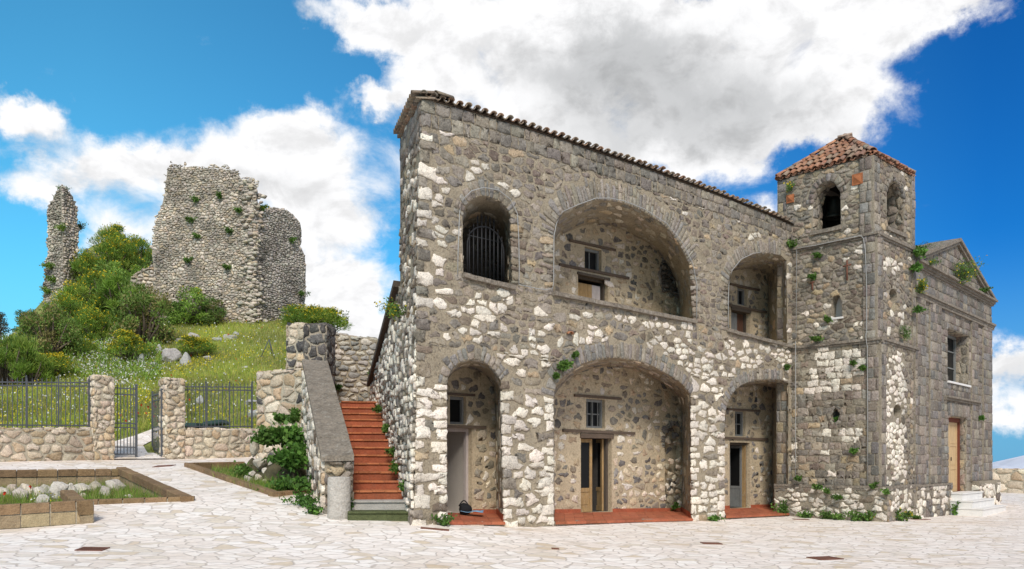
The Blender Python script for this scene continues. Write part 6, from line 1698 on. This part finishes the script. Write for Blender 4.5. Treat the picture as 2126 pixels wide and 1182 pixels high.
wallplant('fern growing in the oval opening of the tower', onp(fA,1737,876,-.10), fA.n, .09, .13, 90, droop=0, pal='ivy'); wallplant('ivy sprig low on the tower wall above the plinth', onp(fA,1773,942,.03), fA.n, .16, .16, 150, pal='ivy')
wallplant('small green tuft under the cornice where the facade meets the tower', onp(FW,1628,766), FW.n, .1, .1, 80)
wallplant('ivy hanging from the top of the seam between tower and church', onp(CF,1893,530,.12), CF.n, .22, .3, 420, pal='ivy', ll=.09, lw=.07, droop=.5)
wallplant('second ivy clump in the seam, below the hanging ivy', onp(CF,1890,560,.12), CF.n, .2, .22, 320, pal='ivy', ll=.09, lw=.07, droop=.5)
wallplant('yellow flowered tuft in the seam between tower and church', onp(CF,1897,610,.12), CF.n, .26, .34, 360, ll=.11, lw=.02, droop=0, flowers=.12)
wallplant('round ivy clump lowest in the seam between tower and church', onp(CF,1890,650,.10), CF.n, .18, .2, 260, pal='ivy', droop=.2)
wallplant('grassy tuft with seed heads on the lower tower ledge facing the church', onp(rA,1870,706,.1), rA.n, .22, .34, 260, ll=.12, lw=.014, droop=0)
wallplant('big bushy yellow flowered plant growing in the pediment of the church', onp(CF,1981,588,.14), CF.n, .62, .62, 760, ll=.14, lw=.02, droop=0, flowers=.05)
wallplant('small green tuft near the lower corner of the pediment', onp(CF,2029,607,.14), CF.n, .26, .16, 160); wallplant('small tuft at the upper end of the pediment ledge near the tower', onp(CF,1915,553,.14), CF.n, .3, .2, 160, ll=.09, lw=.016, flowers=.05, droop=0)
wallplant('dry stalks on the church roof slope against the sky', onp(CF,1935,522,-.3), CF.n, .5, .3, 100, ll=.12, lw=.010, droop=0); wallplant('tiny fern on the pilaster beside the church door', onp(CF,2027,872,.08), CF.n, .14, .14, 100, pal='ivy')
for i, (x, y, w, h, n, lab) in enumerate([(1632,1072,.34,.42,420,'tall weed at the tower foot next to the smallest arch'), (1677,1074,.34,.2,300,'low weed at the tower foot beyond the tall weed'), (1718,1078,.36,.22,340,'spreading weed in the middle of the tower foot'), (1748,1080,.3,.2,240,'weed with pale leaves at the tower foot'), (1785,1082,.4,.28,380,'dense weed at the tower foot under the corner pilaster'), (1806,1083,.2,.34,150,'yellow flowered weed just before the tower corner'), (1860,1082,.3,.36,280,'flowering weed just round the tower corner'), (1890,1080,.16,.1,90,'tiny weed between the tower corner and a drain cover')]):
    u = stage('plinth')[0] if x < 1843 else stage('plinth')[1]; p = u.pt(u.uz(x, y)[0], 0, .08); p.z = plaza.z(p.x, p.y)-.02
    wallplant(lab, p, u.n, w, h, n, droop=0, flowers=.05 if 'yellow' in lab or 'flowering' in lab else 0, name='weed', group='weeds at the foot of the walls')
for x, y, lab in ((1703,1015,'ivy tuft on the tower plinth ledge, the larger of two'), (1722,1022,'small ivy tuft just under the larger tuft on the plinth'), (1742,1036,'tiny tuft in the middle of the tower plinth stones'), (1817,1012,'sprig on the plinth ledge near the tower corner'), (1843,1025,'green tuft on the corner of the tower plinth'), (1663,997,'tiny sprig on the wall just above the plinth ledge')):
    pl = stage('plinth')[0]; wallplant(lab, onp(pl, x, y, .06), pl.n, .15, .14, 130, droop=.2)
p = CF.pt(dor[0][0]-.3, 0, .2); p.z = plaza.z(p.x, p.y); wallplant('dark fern at the plinth end beside the church steps', p, CF.n, .12, .4, 160, pal='ivy', droop=0, name='weed', group='weeds at the foot of the walls')
# lush plants on the earth bank
for x, y, d, w, h, n, pal, ll, lab in ((604,905,21.4,.46,.5,1000,'ivy',.13,'large lush big leaved plant covering the retaining wall'), (566,905,21.2,.55,.5,700,'weed',.13,'lighter big leaved plant at the open side of the lush plant'), (612,860,22.6,.3,.4,420,'weed',.09,'bright green tuft high on the retaining wall'), (585,860,23.0,.35,.25,320,'weed',.09,'grassy tuft beside the bright green tuft'),
    (580,1012,19.8,.55,.34,800,'ivy',.10,'leafy plant low on the earth bank beside the rock heap'), (612,1015,19.2,.65,.6,1300,'ivy',.09,'dense dark leafy plant where the bank meets the stair parapet'), (610,955,20.3,.6,.6,1200,'ivy',.11,'shady leafy plant halfway up the bank against the parapet'), (596,945,20.8,.35,.3,460,'weed',.12,'broad leaved plant hanging in the middle of the bank'), (622,930,21.2,.3,.5,700,'ivy',.11,'dark trailing plant against the upper part of the stair parapet'), (513,978,21.0,.4,.45,500,'weed',.07,'round feathery plant beside the rock heap'), (500,1006,20.8,.5,.25,420,'weed',.07,'low leafy plant at the open end of the narrow planter'), (545,1018,19.6,.5,.25,420,'weed',.07,'low leafy plant in front of the rock heap')):
    wallplant(lab, W(x, y+14, d), Vector((0,-1)), w, h, n, pal, ll, ll*.85, .35, 0, 'leafy_plant', 'plants on the overgrown bank')
for x, y, d, w, h, n, lab in ((643,1040,17.4,.42,.35,620,'leafy weed at the foot of the stair parapet beside the planter corner'), (656,1062,16.6,.28,.2,260,'small grassy weed at the foot of the parapet close to the stone post'), (728,1000,16.5,.12,.5,160,'thin weed between the stone post and the stairs')):
    g = W(x, y, d); g.z = max(plaza.z(g.x, g.y), .3); wallplant(lab, g, Vector((-.5,-1)), w, h, n, 'ivy', .07, .05, .1, 0, 'weed', 'weeds at the foot of the walls')
# small weeds along the stair joints by the house wall
for i, (k, zz, lab) in enumerate(((.14,1.35,'weed on the lower red steps against the house wall'), (.28,1.75,'weed a third of the way up the red steps'), (.42,2.15,'weed halfway up the red steps against the house wall'), (.60,2.6,'weed on the upper red steps'), (.8,3.0,'small weed near the top of the red steps'))):
    p = FW.A + SD*k; wallplant(lab, Vector((p.x-.08, p.y, zb0 + rise*(int(k/1.0*ns)+1))), SWL.n, .16, .2, 130, droop=.1, name='weed', group='weeds in the stair joints')
for x, y, lab in ((410,420,'tuft high in the middle of the ruined tower'), (401,461,'tuft in the wall of the ruined tower, just under the highest one'), (413,495,'largest tuft in the middle of the ruined tower'), (500,443,'dark tuft near the upper corner of the ruined tower'), (459,413,'green tuft near the top of the ruined tower'), (393,545,'dark tuft low in the middle of the ruined tower'), (476,560,'small tuft above the base of the ruined tower'), (478,485,'loose tuft left of the tower corner')):
    lab = lab.replace('left of', 'just before'); wallplant(lab, onp(RF, x, y, .08), RF.n, .34, .3, 160, 'weed', .13, .06, .1)
for x, y, lab in ((540,437,'yellow flowered tuft on the broken edge of the ruined tower'), (602,504,'tuft high on the shaded side of the ruined tower'), (620,615,'dark tuft low on the shaded side of the ruined tower')): wallplant(lab, onp(RS, x, y, .1), RS.n, .34, .34, 170, 'weed', .13, .06, .1, .12 if 'yellow' in lab else 0)
wallplant('grass crown on the very top of the thin ruined pier', W(131,398,54.8), None, .7, .35, 320, 'weed', .16, .03, 0); 
for x, y, lab in ((112,560,'shrubby tuft halfway up the thin ruined pier'), (116,590,'lower green tuft on the thin ruined pier'), (104,610,'lowest green tuft at the foot of the thin ruined pier'), (136,480,'small tuft in the upper half of the thin ruined pier')): wallplant(lab, onp(RP, x, y, .1), RP.n, .5, .45, 240, 'broom', .14, .06, .1)
wallplant('dark bushy growth at the top of the thin pier facing the slope', W(166,478,56.5), None, .5, .7, 260, 'dark', .14, .06, 0)
wallplant('sparse dark twig on the skyline behind the rear wall', W(716,672,53), None, .4, .8, 120, 'dark', .12, .05, 0)
wallplant('small fern low on the grey rear wall above the stairs', onp(Plane(W(672,0,25.2).xy, W(815,0,25.6).xy),704,808,.05), (0,-1), .18, .12, 100)
wallplant('tiny sprig on the grey rear wall near the house', onp(Plane(W(672,0,25.2).xy, W(815,0,25.6).xy),770,778,.05), (0,-1), .16, .14, 90)

# ------------------------------------------------------------------ camera, sky, sun
cam = bpy.data.cameras.new('camera'); co = bpy.data.objects.new('camera', cam); COL.objects.link(co)
co.location = (0,0,EYE); co.rotation_euler = (math.radians(90),0,0); cam.sensor_width = 36; cam.lens = 36*F/2126; cam.shift_y = (HY-591)/2126; cam.clip_end = 30000; cam.clip_start = .1
SC.camera = co
S = Vector((.04,-.82,.70)).normalized(); el = math.asin(S.z); rotz = math.atan2(S.x, S.y)
sl = bpy.data.lights.new('sun', 'SUN'); so = bpy.data.objects.new('sun', sl); COL.objects.link(so); sl.energy = SUN; sl.angle = math.radians(SUNA); sl.color = (1,.94,.86)
so.rotation_euler = (-S).to_track_quat('-Z','Y').to_euler(); so.location = (-20,-20,40)
w = bpy.data.worlds.new('World'); SC.world = w; w.use_nodes = True; nt = w.node_tree; N, L = nt.nodes, nt.links; bg = N['Background']
sky = N.new('ShaderNodeTexSky'); sky.sky_type = 'NISHITA'; sky.sun_disc = False; sky.sun_elevation = el; sky.sun_rotation = rotz; sky.air_density = 1.0; sky.dust_density = .6; sky.ozone_density = 2.0
tc = N.new('ShaderNodeTexCoord'); sx = N.new('ShaderNodeSeparateXYZ'); L.new(tc.outputs['Generated'], sx.inputs[0])
def MT(op, a, b=None, c=None):
    m = N.new('ShaderNodeMath'); m.operation = op
    for i, v in enumerate((a, b, c)):
        if v is None: continue
        if isinstance(v, (int, float)): m.inputs[i].default_value = v
        else: L.new(v, m.inputs[i])
    return m.outputs[0]
az = MT('ARCTAN2', sx.outputs[0], sx.outputs[1]); elv = MT('ARCSINE', sx.outputs[2])
cv = N.new('ShaderNodeCombineXYZ'); L.new(az, cv.inputs[0]); L.new(elv, cv.inputs[1])
def ae(px, py):
    v = Vector((px-CX, F, HY-py)).normalized(); return math.atan2(v.x, v.y), math.asin(v.z)
def blobs(lst):
    tot = None
    for px, py, rx, ry, amp in lst:
        a, e = ae(px, py); a2, _ = ae(px+rx, py); _, e2 = ae(px, py-ry)
        s1 = N.new('ShaderNodeVectorMath'); s1.operation = 'SUBTRACT'; L.new(cv.outputs[0], s1.inputs[0]); s1.inputs[1].default_value = (a, e, 0)
        s2 = N.new('ShaderNodeVectorMath'); s2.operation = 'MULTIPLY'; L.new(s1.outputs[0], s2.inputs[0]); s2.inputs[1].default_value = (1/abs(a2-a), 1/abs(e2-e), 0)
        d = N.new('ShaderNodeVectorMath'); d.operation = 'DOT_PRODUCT'; L.new(s2.outputs[0], d.inputs[0]); L.new(s2.outputs[0], d.inputs[1])
        g = MT('MULTIPLY', MT('POWER', 2.718, MT('MULTIPLY', d.outputs['Value'], -1.0)), amp)
        tot = g if tot is None else MT('ADD', tot, g)
    return tot
CL = [(50,222,85,46,1.25),(120,335,150,48,.95),(310,310,150,42,.8),(600,260,130,60,1.1),(640,400,150,100,1.15),(480,380,200,110,1.0),(60,380,120,40,.7),(270,470,120,55,.95),(760,470,90,60,.45),
      (660,40,90,40,.5),(800,40,120,55,1.0),(900,130,110,110,1.0),(1080,60,200,120,1.2),(1350,20,300,70,1.2),(1250,220,260,150,1.3),(1500,190,230,150,1.2),(1740,190,130,100,1.2),(1650,285,120,50,.8),(1800,20,240,60,1.0),(1980,10,140,60,1.0),(1700,60,160,60,.8),(1570,425,60,34,.8),(1440,305,130,50,.5),
      (690,600,100,70,1.5),(740,685,80,45,1.3),(640,540,50,40,.8),(800,690,70,30,.9),(1000,330,160,110,.8),(2110,745,70,55,1.4),(2100,850,80,50,1.2),(780,190,60,24,.75),(2110,965,140,40,.0),(5,690,34,26,.8),(1900,180,60,22,.2),(820,560,60,30,.3)]
wn = N.new('ShaderNodeTexNoise'); wn.inputs['Scale'].default_value = 11; wn.inputs['Detail'].default_value = 7; wn.inputs['Roughness'].default_value = .62; L.new(cv.outputs[0], wn.inputs['Vector'])
w1_ = N.new('ShaderNodeVectorMath'); w1_.operation = 'SUBTRACT'; L.new(wn.outputs['Color'], w1_.inputs[0]); w1_.inputs[1].default_value = (.5,.5,.5)
w2_ = N.new('ShaderNodeVectorMath'); w2_.operation = 'MULTIPLY_ADD'; L.new(w1_.outputs[0], w2_.inputs[0]); w2_.inputs[1].default_value = (.16,.12,0); L.new(cv.outputs[0], w2_.inputs[2])
cv0 = cv; cv = w2_
base = MT('MINIMUM', blobs(CL), 1.25)
mp1 = N.new('ShaderNodeMapping'); mp1.inputs['Scale'].default_value = (13, 20, 1); L.new(cv0.outputs[0], mp1.inputs['Vector'])
nz = N.new('ShaderNodeTexNoise'); nz.inputs['Scale'].default_value = 1.0; nz.inputs['Detail'].default_value = 9; nz.inputs['Roughness'].default_value = .6; L.new(mp1.outputs[0], nz.inputs['Vector'])
nz.inputs['Distortion'].default_value = .35
amt = MT('ADD', base, MT('MULTIPLY', MT('SUBTRACT', nz.outputs['Fac'], .5), 1.7))
mk = N.new('ShaderNodeMapRange'); mk.interpolation_type = 'SMOOTHSTEP'; mk.inputs['From Min'].default_value = .28; mk.inputs['From Max'].default_value = 1.1; L.new(amt, mk.inputs['Value'])
# clouds also stand over the rest of the sky, outside the photograph's part of it
nb = N.new('ShaderNodeTexNoise'); nb.inputs['Scale'].default_value = 2.6; nb.inputs['Detail'].default_value = 6; L.new(tc.outputs['Generated'], nb.inputs['Vector'])
mo = N.new('ShaderNodeMapRange'); mo.interpolation_type = 'SMOOTHSTEP'; mo.inputs['From Min'].default_value = .42; mo.inputs['From Max'].default_value = .6; L.new(nb.outputs['Fac'], mo.inputs['Value'])
fr = N.new('ShaderNodeMapRange'); fr.inputs['From Min'].default_value = .62; fr.inputs['From Max'].default_value = .95; L.new(MT('ABSOLUTE', az), fr.inputs['Value'])
mask = MT('MAXIMUM', mk.outputs[0], MT('MULTIPLY', mo.outputs[0], fr.outputs[0]))
GYB = [(1230,120,230,70,.9),(1430,170,260,90,1.0),(1620,230,170,80,.7),(1330,60,160,50,.5),(1380,270,220,70,.55),(560,400,110,36,.5),(650,370,90,40,.3),(720,460,70,30,.35),(1180,300,160,60,.35),(2110,790,50,40,.25),(60,250,60,20,.2),(1640,310,110,40,.4)]
gy = blobs(GYB)
n2 = N.new('ShaderNodeTexNoise'); n2.inputs['Scale'].default_value = 1.0; n2.inputs['Detail'].default_value = 6
mp2 = N.new('ShaderNodeMapping'); mp2.inputs['Scale'].default_value = (5, 9, 1); mp2.inputs['Location'].default_value = (3,1,0); L.new(cv.outputs[0], mp2.inputs['Vector']); L.new(mp2.outputs[0], n2.inputs['Vector'])
gm = N.new('ShaderNodeMapRange'); gm.interpolation_type = 'SMOOTHSTEP'; gm.inputs['From Min'].default_value = .15; gm.inputs['From Max'].default_value = 1.5; gm.inputs['To Max'].default_value = .9
L.new(MT('ADD', gy, MT('MULTIPLY', MT('SUBTRACT', n2.outputs['Fac'], .5), 1.6)), gm.inputs['Value'])
cc = N.new('ShaderNodeMixRGB'); cc.inputs['Color1'].default_value = (CLW, CLW, CLW*1.01, 1); cc.inputs['Color2'].default_value = (CLW*.52, CLW*.53, CLW*.54, 1); L.new(gm.outputs[0], cc.inputs['Fac'])
# billows: the side of each puff turned from the sun is a little greyer
mp3 = N.new('ShaderNodeMapping'); mp3.inputs['Scale'].default_value = (13, 20, 1); mp3.inputs['Location'].default_value = (.05, .42, 0); L.new(cv0.outputs[0], mp3.inputs['Vector'])
n3 = N.new('ShaderNodeTexNoise'); n3.inputs['Scale'].default_value = 1.0; n3.inputs['Detail'].default_value = 9; n3.inputs['Roughness'].default_value = .6; n3.inputs['Distortion'].default_value = .35; L.new(mp3.outputs[0], n3.inputs['Vector'])
bl_ = N.new('ShaderNodeMapRange'); bl_.interpolation_type = 'SMOOTHSTEP'; bl_.inputs['From Min'].default_value = -.06; bl_.inputs['From Max'].default_value = .2; bl_.inputs['To Min'].default_value = 1.0; bl_.inputs['To Max'].default_value = .80
L.new(MT('SUBTRACT', n3.outputs['Fac'], nz.outputs['Fac']), bl_.inputs['Value'])
c3 = N.new('ShaderNodeVectorMath'); c3.operation = 'SCALE'; L.new(cc.outputs[0], c3.inputs[0]); L.new(bl_.outputs[0], c3.inputs['Scale'])
# the blue of the sky: deeper and more violet to one side, turquoise to the other and near the horizon
tz = N.new('ShaderNodeMapRange'); tz.inputs['From Min'].default_value = -.45; tz.inputs['From Max'].default_value = .5; L.new(az, tz.inputs['Value'])
tr_ = N.new('ShaderNodeValToRGB'); e = tr_.color_ramp.elements; e[0].position = 0; e[0].color = (*SKYA, 1); e[1].position = 1; e[1].color = (*SKYB, 1); L.new(tz.outputs[0], tr_.inputs[0])
hs = N.new('ShaderNodeMixRGB'); hs.blend_type = 'MULTIPLY'; hs.inputs['Fac'].default_value = 1; L.new(sky.outputs[0], hs.inputs['Color1']); L.new(tr_.outputs[0], hs.inputs['Color2'])
lo_ = N.new('ShaderNodeMapRange'); lo_.interpolation_type = 'SMOOTHSTEP'; lo_.inputs['From Min'].default_value = .24; lo_.inputs['From Max'].default_value = .0; L.new(elv, lo_.inputs['Value'])
hz_ = N.new('ShaderNodeMixRGB'); hz_.inputs['Color2'].default_value = (1.15, 2.9, 4.5, 1); L.new(MT('MULTIPLY', lo_.outputs[0], .75), hz_.inputs['Fac']); L.new(hs.outputs[0], hz_.inputs['Color1']); hs = hz_
fin = N.new('ShaderNodeMixRGB'); L.new(mask, fin.inputs['Fac']); L.new(hs.outputs[0], fin.inputs['Color1']); L.new(c3.outputs[0], fin.inputs['Color2'])
L.new(fin.outputs[0], bg.inputs['Color']); bg.inputs['Strength'].default_value = WST
SC.view_settings.view_transform = 'Standard'; SC.view_settings.look = 'None'; SC.view_settings.gamma = 1; SC.view_settings.use_curve_mapping = False; SC.view_settings.exposure = EXPO
SC.cycles.use_denoising = True; SC.cycles.denoiser = 'OPENIMAGEDENOISE'; SC.cycles.denoising_input_passes = 'RGB_ALBEDO_NORMAL'; SC.cycles.denoising_prefilter = 'ACCURATE'; SC.cycles.max_bounces = 6; SC.cycles.diffuse_bounces = 4; SC.cycles.sample_clamp_indirect = 6
